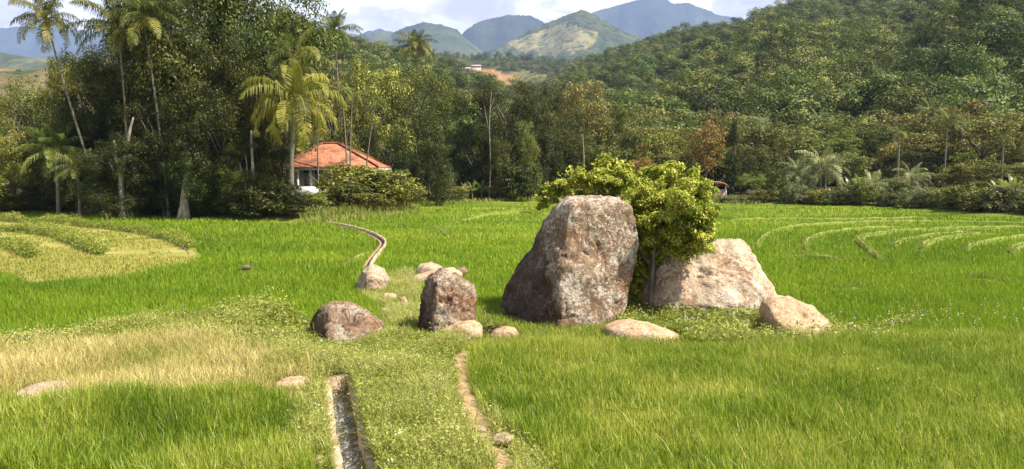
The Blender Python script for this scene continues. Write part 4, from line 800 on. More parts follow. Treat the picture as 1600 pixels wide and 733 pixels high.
for px, Y, top, w, key, name, lab in [
        (1104, 88, 192, 74, 'belt4', 'broadleaf_tree', 'rusty orange-leaved tree left of the dark cone-shaped tree'), (1146, 80, 183, 46, 'cone0', 'conifer_tree', 'dark cone-shaped tree standing over the tiled hut'),
        (1176, 84, 228, 84, 'spread0', 'broadleaf_tree', 'grey-green round tree right of the tiled hut'), (1205, 96, 200, 80, 'belt4', 'broadleaf_tree', 'rust-tinged tree behind the grey-green round tree'), (1240, 92, 205, 90, 'belt5', 'broadleaf_tree', 'brownish olive tree left of the big coconut palm'),
        (1160, 82, 262, 50, 'bush0', 'shrub', 'dark leafy shrub beside the tiled hut'), (1060, 92, 236, 70, 'belt1', 'broadleaf_tree', 'olive tree behind the right end of the leafy bush'), (1028, 100, 205, 70, 'belt3', 'broadleaf_tree', 'light olive tree behind the leafy bush'),
        (1310, 84, 238, 66, 'belt1', 'broadleaf_tree', 'olive tree right of the big coconut palm'), (1340, 80, 250, 60, 'airy1', 'broadleaf_tree', 'pale airy tree near the yellow banana plants'), (1372, 88, 230, 70, 'belt2', 'broadleaf_tree', 'dark tree left of the tallest slim palm'),
        (1425, 80, 222, 72, 'belt2', 'broadleaf_tree', 'dark tree right of the tallest slim palm'), (1470, 86, 205, 110, 'spread1', 'broadleaf_tree', 'wide flat-topped olive tree behind the slim palms'), (1515, 82, 235, 80, 'belt3', 'broadleaf_tree', 'light olive tree at the right part of the field edge'),
        (1540, 74, 275, 56, 'belt2', 'broadleaf_tree', 'low dark round tree at the right part of the field edge'), (1578, 80, 216, 58, 'cone1', 'broadleaf_tree', 'pale creeper-draped pointed tree near the right edge'), (1620, 76, 225, 90, 'belt5', 'broadleaf_tree', 'olive tree cut by the right edge of the photo'),
        (1555, 100, 170, 90, 'belt0', 'broadleaf_tree', 'mid-green tree rising above the pointed pale tree'), (1500, 108, 160, 90, 'belt4', 'broadleaf_tree', 'pinkish grey tree high behind the flat-topped tree'), (1600, 96, 185, 90, 'belt0', 'broadleaf_tree', 'green tree above the right edge of the belt'),
        (1275, 112, 190, 90, 'belt0', 'broadleaf_tree', 'green tree behind the big coconut palm'), (1340, 112, 195, 90, 'belt5', 'broadleaf_tree', 'olive tree on the rise behind the yellow banana plants'), (1420, 118, 170, 95, 'belt1', 'broadleaf_tree', 'olive tree on the rise behind the tallest slim palm'),
        (1395, 76, 272, 54, 'bush4', 'shrub', 'greyish shrub at the foot of the tallest slim palm'), (1180, 118, 190, 80, 'belt2', 'broadleaf_tree', 'dark tree rising behind the rust-tinged tree'), (1120, 124, 172, 80, 'belt1', 'broadleaf_tree', 'olive tree on the slope behind the rusty orange-leaved tree'),
        (1060, 124, 178, 80, 'belt0', 'broadleaf_tree', 'mid-green tree on the slope above the leafy bush'), (1000, 124, 170, 80, 'belt5', 'broadleaf_tree', 'olive tree on the slope right of the middle grove')]:
    tree_at(key, name, px, Y, top, w, lab, G_B, cat='shrub' if name == 'shrub' else 'tree')
palm_at(431, 1283, 70, 1285, 262, 52, 'big coconut palm with arching grey-green fronds at the field edge', leaf='palm_pale', droop=1.25, nfr=22, leaflets=26)
palm_at(432, 1250, 71, 1246, 268, 40, 'smaller coconut palm left of the big arching one', leaf='palm_pale', droop=1.1, nfr=18, leaflets=22)
palm_at(433, 1403, 68, 1403, 206, 19, 'tallest slim palm with a long bare trunk at the field edge', droop=1.3, nfr=14, r0=.14, leaflets=20, bend=.05, name='areca_palm')
palm_at(434, 1476, 76, 1477, 188, 36, 'bushy-headed slim coconut palm behind the flat-topped tree', droop=1.15, nfr=20, r0=.13, leaflets=20, bend=.05)
palm_at(435, 1565, 62, 1566, 218, 22, 'slim bare-trunked palm in front of the pointed pale tree', droop=1.2, nfr=12, r0=.13, leaflets=18, bend=.05, name='areca_palm')
palm_at(436, 1362, 68, 1364, 290, 42, 'low palm with feathery fronds left of the tallest slim palm', leaf='palm_pale', droop=1.2, nfr=16, leaflets=22, nuts=False)
palm_at(437, 1425, 66, 1425, 278, 40, 'low grey-green palm right of the tallest slim palm', leaf='palm_pale', droop=1.2, nfr=16, leaflets=22, nuts=False)
for i, (px, Y, cpy, f, lab) in enumerate([(1066, 120, 212, 26, 'coconut palm above the right end of the leafy bush'), (1190, 122, 195, 26, 'coconut palm right of the dark cone-shaped tree'), (1275, 128, 188, 28, 'coconut palm crown high above the big arching palm'), (1258, 106, 236, 30, 'coconut palm above the smaller arching palm'),
                                          (1312, 112, 235, 30, 'coconut palm behind the olive tree right of the big palm'), (1448, 120, 175, 26, 'coconut palm crown left of the bushy-headed slim palm'), (1500, 124, 178, 24, 'coconut palm crown right of the bushy-headed slim palm'), (1420, 104, 262, 28, 'coconut palm half hidden behind the dark tree'), (1090, 140, 190, 22, 'small far coconut palm left of the white-roofed building'), (1035, 130, 196, 24, 'coconut palm on the slope behind the leafy bush')]):
    palm_at(440 + i, px, Y, px + 2, cpy, f * 1.15, lab, leaf='palm_pale', droop=1.2, nfr=17, leaflets=16, nuts=False)
for i, (px, dY, sc) in enumerate([(1326, 2, .62), (1342, 2.5, .7), (1358, 2, .55), (1256, 2, .5), (1296, 2, .45), (1558, 2, .6), (1582, 2.2, .7), (1598, 2, .6), (1570, 4, .7)]):
    x0 = (px - CX) / FPX; Y = float(np.interp(x0, _eu, _ey)) + dY; x = x0 * Y
    place_banana(x, Y, gz(x, Y), ['yellow-leaved banana plant', 'tall yellow-leaved banana plant', 'small yellowish banana plant', 'small banana plant left of the big arching palm', 'small banana plant right of the big arching palm', 'pale ragged banana plant', 'tall pale ragged banana plant', 'pale banana plant at the right edge', 'tall pale banana plant behind the others'][i] + (' in the hedge right of the big arching palm' if i < 3 else ' at the edge of the paddy' if i > 4 else ''), sc * 1.15, R.uniform(0, 6), 'banana plants along the paddy edge')
# filler belt trees, several rows deep
rr = np.random.default_rng(77); cnt = 0
for row, (d0, d1, hlo, hhi, stp) in enumerate([(4, 9, 2.6, 4.6, 4.6), (12, 22, 4.5, 8, 6.0), (25, 45, 7, 12, 6.5), (48, 80, 8, 13, 7.5)]):
    px = 925 + row * 9
    while px < 1720:
        u = (px - CX) / FPX; Y = float(np.interp(u, _eu, _ey)) + rr.uniform(d0, d1); x = u * Y; wid = rr.uniform(.8, 1.25) * (hhi + hlo) / 2 * (.95 if row else 1.1); h = rr.uniform(hlo, hhi)
        near = min([abs(px - q) for q in (1120,)])
        if not (row < 3 and 1070 < px < 1172) and not (row < 2 and min(abs(px - q) for q in (1250, 1284, 1403, 1362, 1425, 1566, 1476)) < 34):
            kind = ['belt0', 'belt1', 'belt2', 'belt3', 'belt5', 'belt1', 'spread2', 'belt4'][rr.integers(8)]
            tone = {'belt0': 'mid-green', 'belt1': 'olive', 'belt2': 'dark', 'belt3': 'light olive', 'belt5': 'olive-brown', 'spread2': 'pale spreading', 'belt4': 'rusty'}[kind]
            where = ['in the front row', 'in the second row', 'in the third row', 'at the hill foot'][row]
            side = 'left of the tiled hut' if px < 1120 else 'between tiled hut and tallest slim palm' if px < 1403 else 'right of the tallest slim palm'
            place_tree(kind, 'broadleaf_tree', x, Y, gz(x, Y) - .3, h, wid, rr.uniform(0, 6.28), f'{tone} belt tree {where}, {side}', G_B)
        px += stp / Y * FPX * rr.uniform(.75, 1.25)
# hedge of reeds and shrubs right at the edge of the paddy
px = 1185; k = 0
while px < 1700:
    u = (px - CX) / FPX; Y = float(np.interp(u, _eu, _ey)) + rr.uniform(.8, 2.2); x = u * Y; h = rr.uniform(1.1, 2.4); key = ['bush4', 'bush1', 'bush4', 'bush0', 'bush2'][rr.integers(5)]
    t = place_tree(key, 'shrub', x, Y, gz(x, Y) - .2, h * 1.25, h * rr.uniform(.9, 1.5), rr.uniform(0, 6.28), {'bush4': 'grey-green reedy shrub', 'bush1': 'olive shrub', 'bush0': 'dark shrub', 'bush2': 'light green shrub'}[key] + ' in the far hedge, ' + ('left' if px < 1403 else 'right') + ' of the tallest slim palm', 'hedge shrubs along the far field edge', 'shrub')
    px += h * .62 / Y * FPX; k += 1
for px, dY, h, w, lab in [(1150, 1, .8, 3.4, 'low pale shrub at the foot of the tiled hut'), (1170, 1.2, .9, 3.0, 'low pale shrub right of the tiled hut'), (1128, .8, .5, 2.5, 'small pale shrub below the tiled hut'), (862, 1, 2.4, 5, 'leafy shrub at the far field edge above the huge boulder'), (838, 2, 2.2, 4, 'olive shrub right of the far banana group'), (790, 1.5, 1.6, 4, 'low dry shrub before the middle grove'), (700, 2, 1.6, 4, 'low shrub left of the far banana group'), (765, 1.4, 1.2, 4, 'low dry grass tussock shrub right of the far banana group'), (880, 3, 3.0, 5, 'taller shrub at the far field edge above the huge boulder'), (925, 3, 3.2, 6, 'dark shrub behind the left end of the leafy bush'), (670, 3, 1.8, 4, 'low dark shrub at the foot of the creeper-clad tree')]:
    u = (px - CX) / FPX; Y = float(np.interp(u, _eu, _ey)) + dY; x = u * Y; place_tree('bush4' if px > 1100 else 'bush1', 'shrub', x, Y, gz(x, Y) - .2, h * 1.25, w, rr.uniform(0, 6), lab, 'shrubs along the far field edge', 'shrub')

# ------------------------------------------------------------------ forest on the slopes
def slope_points(fn, px0, px1, Y0, Y1fn, sp, seed, skip=None):
    rg = np.random.default_rng(seed); out = []
    Y = Y0
    while Y < 1800:
        s = sp * (1 + max(0, Y - 300) / 900.0); xs = np.arange((px0 - CX) / FPX * Y, (px1 - CX) / FPX * Y, s); xs = xs + rg.uniform(-.45, .45, len(xs)) * s; ys = Y + rg.uniform(-.45, .45, len(xs)) * s
        px = xs / ys * FPX + CX; ok = (ys < Y1fn(px))
        if ok.any(): z = fn(px, ys); out.append(np.stack([xs, ys, z, px], 1)[ok])
        Y += s
        if not ok.any() and Y > Y0 + 100: break
    P = np.concatenate(out)
    if skip is not None: P = P[~skip(P)]
    return P
YrR = lambda px: np.interp(px, [700, 860, 1220, 1600, 2000], [1000, 900, 640, 500, 420]) * 1.05
PR = slope_points(hill_fn_R, 690, 1760, 158, YrR, 7.6, 1); PL = slope_points(hill_fn_L, 380, 900, 175, lambda px: 545 + 0 * px, 7.2, 2)
PC = slope_points(hill_fn_C, 560, 1010, 655, lambda px: 1500 + 0 * px, 8.5, 3, lambda P: in_poly(P[:, 3], py_of(P[:, 1], P[:, 2] + 3), [(a, b - 3) for a, b in CLEAR_PX]) | in_poly(P[:, 3], py_of(P[:, 1], P[:, 2] + 3), TERR_PX) | in_poly(P[:, 3], py_of(P[:, 1], P[:, 2] + 3), [(712, 96), (762, 96), (768, 110), (712, 112)]))
PB = slope_points(hill_fn_B, -120, 380, 425, lambda px: 800 + 0 * px, 26, 4)
ALL = np.concatenate([PR, PL, PC, PB]); src = np.r_[np.zeros(len(PR)), np.ones(len(PL)), np.full(len(PC), 2), np.full(len(PB), 3)]
rg = np.random.default_rng(9); nA = len(ALL); hts = rg.uniform(6.0, 13.5, nA) * np.where(rg.random(nA) < .12, 1.3, 1.0) * np.where(src == 3, .5, 1.0); wds = hts * rg.uniform(.75, 1.05, nA); idx = rg.integers(0, len(HILL), nA); rot = rg.uniform(0, 6.28, nA)
order = np.argsort(ALL[:, 1]); inview = (ALL[:, 3] > -20) & (ALL[:, 3] < 1620) & (src < 2); sel = [i for i in order if inview[i]][:150]; single = np.zeros(nA, bool); single[sel] = True
for n_, i in enumerate(sel):
    o = bpy.data.objects.new('forest_tree', HILL[idx[i]]); COL.objects.link(o); o.location = (ALL[i, 0], ALL[i, 1], ALL[i, 2] - .5); o.rotation_euler = (0, 0, rot[i]); o.scale = (wds[i] / .8, wds[i] / .8, hts[i])
    p = ALL[i, 3]; where = 'on the slope behind the house and middle grove' if src[i] == 1 else ('low on the hill above the middle grove' if p < 960 else 'low on the hill above the leafy bush' if p < 1110 else 'low on the hill behind the big coconut palm' if p < 1403 else 'low on the hill right of the tallest slim palm')
    kind = ['dense rounded', 'round-topped', 'full heavy-crowned', 'spreading flat-topped', 'narrow upright', 'fine-leaved rounded'][idx[i]]; tag(o, f'{kind} forest tree {where}', 'tree', 'forest trees on the lower slopes')
rest = np.where(~single)[0]
fme = bpy.data.meshes.new('hill_forest'); fme.vertices.add(len(rest)); fme.vertices.foreach_set('co', (ALL[rest, :3] - np.array([0, 0, .6])).astype(np.float32).ravel())
for nm, ty, val in (('rot', 'FLOAT_VECTOR', np.stack([0 * rot, 0 * rot, rot], 1)[rest]), ('scl', 'FLOAT_VECTOR', np.stack([wds / .8, wds / .8, hts], 1)[rest]), ('idx', 'INT', idx[rest])):
    a = fme.attributes.new(nm, ty, 'POINT'); a.data.foreach_set('vector' if ty == 'FLOAT_VECTOR' else 'value', np.ascontiguousarray(val).ravel())
forest = bpy.data.objects.new('hill_forest', fme); COL.objects.link(forest); tag(forest, kind='stuff')
def forest_nodes():
    ng = bpy.data.node_groups.new('forest', 'GeometryNodeTree'); ng.interface.new_socket('Geometry', in_out='INPUT', socket_type='NodeSocketGeometry'); ng.interface.new_socket('Geometry', in_out='OUTPUT', socket_type='NodeSocketGeometry')
    N, L = ng.nodes.new, ng.links.new; gi, go = N('NodeGroupInput'), N('NodeGroupOutput'); ip = N('GeometryNodeInstanceOnPoints'); L(gi.outputs[0], ip.inputs['Points']); ip.inputs['Pick Instance'].default_value = True
    jn = N('GeometryNodeJoinGeometry')
    for k in reversed(range(len(HILL))):
        ob = next(o for o in COL.objects if o.type == 'MESH' and o.data == HILL[k]); oi = N('GeometryNodeObjectInfo'); oi.inputs['Object'].default_value = ob; oi.inputs['As Instance'].default_value = True; oi.transform_space = 'ORIGINAL'; L(oi.outputs['Geometry'], jn.inputs[0])
    L(jn.outputs[0], ip.inputs['Instance'])
    for nm, ty, sock in (('rot', 'FLOAT_VECTOR', 'Rotation'), ('scl', 'FLOAT_VECTOR', 'Scale'), ('idx', 'INT', 'Instance Index')):
        na = N('GeometryNodeInputNamedAttribute'); na.data_type = ty; na.inputs['Name'].default_value = nm; L(na.outputs['Attribute'], ip.inputs[sock])
    L(ip.outputs[0], go.inputs[0]); return ng
md = forest.modifiers.new('forest', 'NODES'); md.node_group = forest_nodes()
print('FOREST', len(rest), 'single', len(sel))

# ------------------------------------------------------------------ leafy bush behind the boulders
def bush():
    rg = np.random.default_rng(71); Y0 = YG(505) + 1.0; bx = at(1030, Y0); t = empty('leafy_bush', (bx, Y0, gz(bx, Y0)))
    def cl(px, py, dy, rpx): return ((px - 1030) * Y0 / FPX, dy, zat(py, Y0), rpx * Y0 / FPX)
    C = [cl(*a) for a in [(1048, 300, -.2, 36), (1078, 302, -.4, 30), (1015, 305, 0, 34), (1065, 335, -.7, 36), (1088, 340, -.3, 26), (1030, 345, -.5, 34), (1085, 375, -.5, 26), (1055, 375, -.5, 26), (1050, 272, .2, 22), (1020, 280, .3, 26), (1085, 280, 0, 22),
                            (1000, 290, .5, 24), (1095, 360, 0, 18), (1094, 320, .3, 20), (1010, 375, .2, 28), (1000, 335, .5, 26), (1060, 310, .9, 40), (1030, 320, .9, 40), (1090, 345, .9, 30), (1045, 360, .8, 34), (1000, 355, .9, 26), (1070, 392, -.3, 20), (1084, 386, -.1, 18), (1040, 388, .2, 22), (1010, 395, .6, 22), (1050, 330, .2, 44), (1085, 335, .4, 36), (1020, 325, .4, 34), (1094, 330, -.8, 20), (1088, 300, -.9, 22), (1096, 352, -.8, 15), (1084, 366, -1.0, 18), (1062, 320, -1.1, 30), (1000, 410, .9, 24), (1020, 430, 1.0, 24), (1005, 450, 1.0, 20), (1040, 415, .8, 22), (995, 380, .9, 26), (1030, 400, .5, 24), (1000, 430, .5, 22), (998, 465, .6, 18), (1012, 455, .9, 20), (1030, 440, 1.0, 20), (1045, 385, .1, 24), (1070, 378, -.4, 22), (1005, 350, .2, 28)]]
    C2 = [cl(*a) for a in [(975, 285, .6, 24), (945, 280, .8, 24), (915, 288, .7, 22), (885, 295, .7, 20), (862, 302, .9, 17), (940, 258, .9, 11), (965, 262, .9, 14), (905, 275, 1.1, 15), (880, 312, 1.1, 18), (850, 322, 1.2, 13), (925, 300, 1.2, 26), (960, 300, 1.2, 26), (948, 245, .9, 6), (985, 265, .8, 12)]]
    mb = MB(); A, B = np.array(C), np.array(C2)
    sub = []
    for c in A:
        for _ in range(13): d = unit(rg.normal(size=3) + [0, -.15, .25]); sub.append((*(c[:3] + d * c[3] * rg.uniform(.35, .95) * np.array([1, 1, .85])), c[3] * rg.uniform(.30, .50)))
    crown_mesh(mb, rg, np.array(sub), 125000, .076, .5, .7, shell=.55, upb=.6, nr=.35)
    sub = []
    for c in B:
        for _ in range(9): d = unit(rg.normal(size=3) + [0, -.15, .25]); sub.append((*(c[:3] + d * c[3] * rg.uniform(.4, 1.0) * np.array([1, 1, .85])), c[3] * rg.uniform(.25, .45)))
    crown_mesh(mb, rg, np.array(sub), 30000, .076, .5, .7, shell=.4, upb=.6, nr=.4)
    # sprigs sticking out of the outline
    for c in np.r_[A, B]:
        for _ in range(5):
            d = unit(rg.normal(size=3) + np.array([0, -.1, .5])); L_ = c[3] * rg.uniform(1.05, 1.5); n = 7; s = rg.uniform(.5, 1, n)[:, None]; q = c[:3] + d * L_ * s * np.array([1, 1, .85]) + rg.normal(0, .05, (n, 3)); mb.quads(leaf_quads(rg, q, unit(rg.normal(size=(n, 3)) + [0, 0, .8]), .13, .5), np.clip(rg.normal(.65, .15, n), 0, 1))
    mb.build('crown', M['leaf_lime'], t)
    tb = MB(); z0 = -.1
    for pts, r in [([(1018, 482, -.1), (1019, 440, -.1), (1023, 395, 0), (1035, 340, 0)], .085), ([(1021, 420, 0), (1000, 390, .3), (985, 335, .5), (930, 290, .8)], .05), ([(1022, 405, 0), (1050, 370, -.2), (1080, 330, -.3)], .06), ([(1035, 345, 0), (1040, 300, .2)], .05)]:
        P = curve_pts([((a - 1030) * Y0 / FPX, dy, zat(b, Y0)) for a, b, dy in pts], .12); tb.tube(P, np.linspace(r, r * .4, len(P)), 7)
    tb.build('trunk', M['bark'], t, True); tag(t, 'bright lime-green leafy bush growing between the two largest boulders', 'bush')
bush()

# ------------------------------------------------------------------ buildings
def uv_quad(mb_me, origin, ux, uy):
    """planar uv in metres"""
    uvl = mb_me.uv_layers.new(name='UVMap'); co = np.empty(len(mb_me.vertices) * 3, np.float32); mb_me.vertices.foreach_get('co', co); co = co.reshape(-1, 3)
    li = np.empty(len(mb_me.loops), np.int32); mb_me.loops.foreach_get('vertex_index', li); n = np.empty(len(mb_me.polygons) * 3, np.float32); mb_me.polygons.foreach_get('normal', n); n = n.reshape(-1, 3)
    tot = np.empty(len(mb_me.polygons), np.int32); mb_me.polygons.foreach_get('loop_total', tot); pn_ = np.repeat(n, tot, 0); v = co[li]
    h = np.stack([-pn_[:, 1], pn_[:, 0], 0 * pn_[:, 0]], 1); hl = np.linalg.norm(h, axis=1, keepdims=True); h = np.where(hl > 1e-3, h / np.maximum(hl, 1e-6), [1, 0, 0]); s = np.cross(pn_, h)
    uvl.data.foreach_set('uv', np.stack([(v * h).sum(1), (v * s).sum(1)], 1).astype(np.float32).ravel())
def house():
    Y = 62 * S; px0, px1 = 428, 592; x0, x1 = at(px0, Y), at(px1, Y); cx_ = (x0 + x1) / 2; z0 = gz(cx_, Y); ze = zat(261, Y) - z0; zr = zat(222.5, Y) - z0; W = x1 - x0; D = 7.5
    t = empty('tiled_house', (cx_, Y, z0), math.radians(-3)); tag(t, 'white house with an orange tiled hipped roof half hidden by shrubs', 'house')
    rx0, rx1 = at(489, Y) - cx_, at(514, Y) - cx_; hw = W / 2
    V = [(-hw, 0, ze), (hw, 0, ze), (hw, D, ze), (-hw, D, ze), (rx0, D / 2, zr), (rx1, D / 2, zr)]; V = V + [(a, b, c - .12) for a, b, c in V[:4]]
    mb = MB().add(V, [np.array([[0, 1, 5, 4], [2, 3, 4, 5], [0, 6, 7, 1], [1, 7, 8, 2], [2, 8, 9, 3], [3, 9, 6, 0], [6, 9, 8, 7]]), np.array([[1, 2, 5], [3, 0, 4]])])
    me = mb.mesh('roof'); uv_quad(me, 0, 0, 0); rf = link('roof', me, M['roof_tile'], t)
    rb = MB()
    for a, b in ((4, 5), (0, 4), (1, 5), (2, 5), (3, 4)): P = np.linspace(V[a], V[b], 24); P[:, 2] += .05 + .02 * (np.arange(24) % 2); rb.tube(P, .11, 6)
    rb.build('ridge_tiles', M['roof_tile'], rf)
    fb = MB(); fb.box((0, .06, ze - .24), (W - .1, .05, .22)); fb.box((hw - .06, D / 2, ze - .24), (.05, D - .2, .22)); fb.build('fascia_board', M['white_wall'], t)
    bx0, bx1 = -hw + .8, hw - .9; w = MB(); w.box(((bx0 + bx1) / 2, D / 2 + .4, (ze - .15) / 2 - .3), (bx1 - bx0, D - 2.4, ze + .3)); wl = w.build('wall', M['white_wall'], t)
    # windows with louvred shutters, upper ventilation openings
    yw = 1.6
    for c in (476 - 2, 492, 532, 560):
        xw = at(c, Y) - cx_; f = MB(); f.box((xw, yw - .05, ze - 1.45), (1.0, .1, 1.35)); fo = f.build('window', M['white_wall'], t)
        MB().box((xw - .22, yw - .11, ze - 1.45), (.38, .04, 1.2)).box((xw + .22, yw - .11, ze - 1.45), (.38, .04, 1.2)).build('pane', M['dark_glass'], fo)
        lv = MB(); [lv.box((xw, yw - .15, ze - 2.0 + .17 * q), (.9, .03, .05)) for q in range(7)]; lv.build('louvre', M['white_wall'], fo)
        MB().box((xw, yw - .02, ze - .50), (1.05, .06, .34)).build('vent', M['dark_glass'], t)
    # veranda: low white wall with posts
    pa = MB(); pa.box(((at(452, Y) + at(512, Y)) / 2 - cx_, -.3, .9), (at(512, Y) - at(452, Y), .16, 1.5)); pa.build('parapet', M['white_wall'], t)
    for c in (463, 483, 517, 575): MB().box((at(c, Y) - cx_, .35, (ze - .35) / 2), (.22, .22, ze - .35)).build('post', M['white_wall'], t)
    MB().box((0, .6, .1), (W - .6, 2.0, .3)).build('plinth', M['concrete'], t)
house()
def hut():
    Y = float(np.interp((1120 - CX) / FPX, _eu, _ey)) + 4.0; cx_ = at(1117, Y); z0 = gz(cx_, Y); m = Y / FPX; t = empty('tiled_hut', (cx_, Y, z0), math.radians(-14)); tag(t, 'small open-sided hut with a curved orange tiled roof and white posts', 'hut')
    n = 13; th = np.linspace(math.radians(8), math.radians(172), n); W, Hh, D = 22 * m, 11 * m, 2.8; zb = 15 * m
    # curved roof sheet with thickness
    o = np.stack([W * np.cos(th), zb + Hh * np.sin(th) ** .8], 1); i_ = np.stack([(W - .12) * np.cos(th), zb - .1 + (Hh - .02) * np.sin(th) ** .8], 1); V = []
    for y in (-.5, D): V += [(a, y, b) for a, b in o] + [(a, y, b) for a, b in i_]
    q = []; 
    for k in range(n - 1):
        q += [[k, k + 1, 2 * n + k + 1, 2 * n + k], [n + k + 1, n + k, 3 * n + k, 3 * n + k + 1], [k + 1, k, n + k, n + k + 1], [2 * n + k, 2 * n + k + 1, 3 * n + k + 1, 3 * n + k]]
    q += [[0, 2 * n, 3 * n, n], [n - 1, 2 * n - 1, 4 * n - 1, 3 * n - 1]]
    me = MB().add(V, [np.array(q)]).mesh('roof'); uv_quad(me, 0, 0, 0); link('roof', me, M['roof_tile'], t)
    for x in (-W * .86, -W * .1, W * .78):
        MB().box((x, 0, zb / 2 + .2), (.2, .2, zb + .4)).build('post', M['white_wall'], t)
    MB().box((-.05 * W, .05, .55), (W * 1.75, .14, 1.2)).build('base_wall', M['pink_wall'], t); MB().box((0, D - .3, zb * .6), (W * 1.7, .12, zb * 1.2)).build('back_wall', M['dark_wood'], t)
hut()
def far_building(px, Y, py_eave, wpx, hpx, z0, label, yaw, low=0.0):
    m = Y / FPX; cx_ = at(px, Y); ze = zat(py_eave, Y); t = empty('far_building', (cx_, Y, z0), yaw); W = wpx * m; D = W * .45; h = ze - z0
    MB().box((0, D / 2, h / 2), (W * .92, D * .85, h)).build('wall', M['pink_wall'], t); r = hpx * m
    V = [(-W / 2, -.4, h), (W / 2, -.4, h), (W / 2, D + .4, h), (-W / 2, D + .4, h), (-W / 2, D / 2, h + r), (W / 2, D / 2, h + r)]; V = V + [(a, b, c - .15) for a, b, c in V[:4]]
    MB().add(V, [np.array([[0, 1, 5, 4], [2, 3, 4, 5], [0, 6, 7, 1], [2, 8, 9, 3], [6, 9, 8, 7]]), np.array([[1, 2, 5], [3, 0, 4]])]).build('roof', M['brown_tin'], t)
    mb = MB(); [mb.box((q * W * .9, -.02 + D * .075, h * .55), (W * .08, .08, h * .4)) for q in (-.35, -.12, .12, .35)]; mb.build('window', M['dark_glass'], t); tag(t, label, 'building')
def hz_(fn, px, Y): return float(fn(np.array([float(px)]), np.array([float(Y)]))[0])
far_building(1104, 235, 195, 26, 3, hz_(hill_fn_R, 1104, 235), 'white low building with a pale roof among the hillside trees', .1)
far_building(745, 1180, 103, 15, 2, hz_(hill_fn_C, 745, 1180), 'right one of two pale-roofed farm buildings above the red clearing', .15)
far_building(729, 1120, 107, 14, 2, hz_(hill_fn_C, 729, 1120), 'left one of two pale-roofed farm buildings above the red clearing', -.1)

# ------------------------------------------------------------------ grass, rice and weeds (uncountable)
def blade_mesh(name, P, h, w, az, lean, tint, mat, seg=2, zb=None):
    n = len(P); z = ground_z(P[:, 0], P[:, 1]) - .02 if zb is None else zb; B = np.c_[P, z]; d = np.stack([np.cos(az), np.sin(az), 0 * az], 1); fa = az + np.pi / 2 + RNG.normal(0, .5, n); s = np.stack([np.cos(fa), np.sin(fa), 0 * fa], 1)
    ts = np.linspace(0, 1, seg + 1); wp = [1, .95, .0] if seg == 2 else [.8, 1, .75, 0]; V = []
    for k, t in enumerate(ts):
        c = B + d * (lean * h * t ** 2)[:, None]; c[:, 2] += h * t * (1 - .32 * lean * t)
        if k < seg: V += [c - s * (w * wp[k] * .5)[:, None], c + s * (w * wp[k] * .5)[:, None]]
        else: V += [c]
    V = np.stack(V, 1); m = V.shape[1]; b = np.arange(n)[:, None] * m
    q = np.concatenate([b + np.array([[2 * k, 2 * k + 1, 2 * k + 3, 2 * k + 2]]) for k in range(seg - 1)]); tr = b + np.array([[2 * seg - 2, 2 * seg - 1, 2 * seg]])
    o = link(name, mesh_from(name, V.reshape(-1, 3), [q, tr], False, np.repeat(tint, m)), mat); tag(o, kind='stuff'); return o
def scatter(poly, n, avoid=None):
    a = np.array(poly); lo, hi = a.min(0), a.max(0); out = []; c = 0
    while c < n:
        p = RNG.uniform(lo, hi, (n * 2, 2)); p = p[in_poly(p[:, 0], p[:, 1], poly)]
        if avoid is not None: p = p[~avoid(p)]
        out.append(p); c += len(p)
        if len(p) < 3: break
    return np.concatenate(out)[:n]
def scatter_view(n, py0, py1, px0=-120, px1=1720, power=1.0):
    """even cover over the field seen from the bank: closer ground gets more plants per square metre"""
    px = RNG.uniform(px0, px1, n); py = py0 + (py1 - py0) * RNG.random(n) ** power; x, y = ground(px, py); return np.stack([x, y], 1)
def on_channel(p):
    ys = np.array([b for a, b in CHANNEL]); xs = np.array([a for a, b in CHANNEL]); cx_ = np.interp(p[:, 1], ys, xs); d = line_dist(p[:, 0], p[:, 1], CHANNEL)
    return np.where(p[:, 0] < cx_, d < CH_W + .15, d < CH_W - .02) | by_stone(p)
on_path = lambda p: line_dist(p[:, 0], p[:, 1], PATH) < .20 + .10 * fbm(p[:, 0] * 3, p[:, 1] * 3, oct=2, seed=8)
def tuft_expand(P, k, r):
    Q = np.repeat(P, k, 0) + RNG.normal(0, 1, (len(P) * k, 2)) * (r if np.isscalar(r) else np.repeat(r, k)[:, None]); return Q
U = RNG.uniform
def rice_patch(poly, ntuft, per, h0, h1, w, mat, name='rice', tm=.45):
    P = scatter(poly, ntuft); Q = tuft_expand(P, per, .045); n = len(Q); hf = np.repeat(U(.85, 1.15, len(P)), per) * (1 + .28 * fbm(Q[:, 0] * .6, Q[:, 1] * .6, oct=2, seed=14))
    t = np.clip(tm + .26 * fbm(Q[:, 0] * .55, Q[:, 1] * .55, oct=4, seed=15) + np.repeat(RNG.normal(0, .08, len(P)), per) + RNG.normal(0, .20, n) + (U(size=n) < .07) * .5, 0, 1)
    return blade_mesh(name, Q, U(h0, h1, n) * hf, U(.7, 1.2, n) * w, U(0, 6.28, n), np.abs(RNG.normal(.28, .18, n)), t, M[mat], 3)
rice_patch(Z_RICE_R, 22000, 7, .26, .44, .013, 'rice')
rice_patch(Z_RICE_L, 5200, 8, .34, .54, .014, 'rice')
def long_blades():
    Q = scatter(Z_RICE_R, 190); n = len(Q); blade_mesh('dry_grass', Q, U(.45, .7, n), U(.005, .009, n), U(0, 6.28, n), U(.6, 1.3, n), U(.3, .8, n), M['dry_grass'], 3)
long_blades()
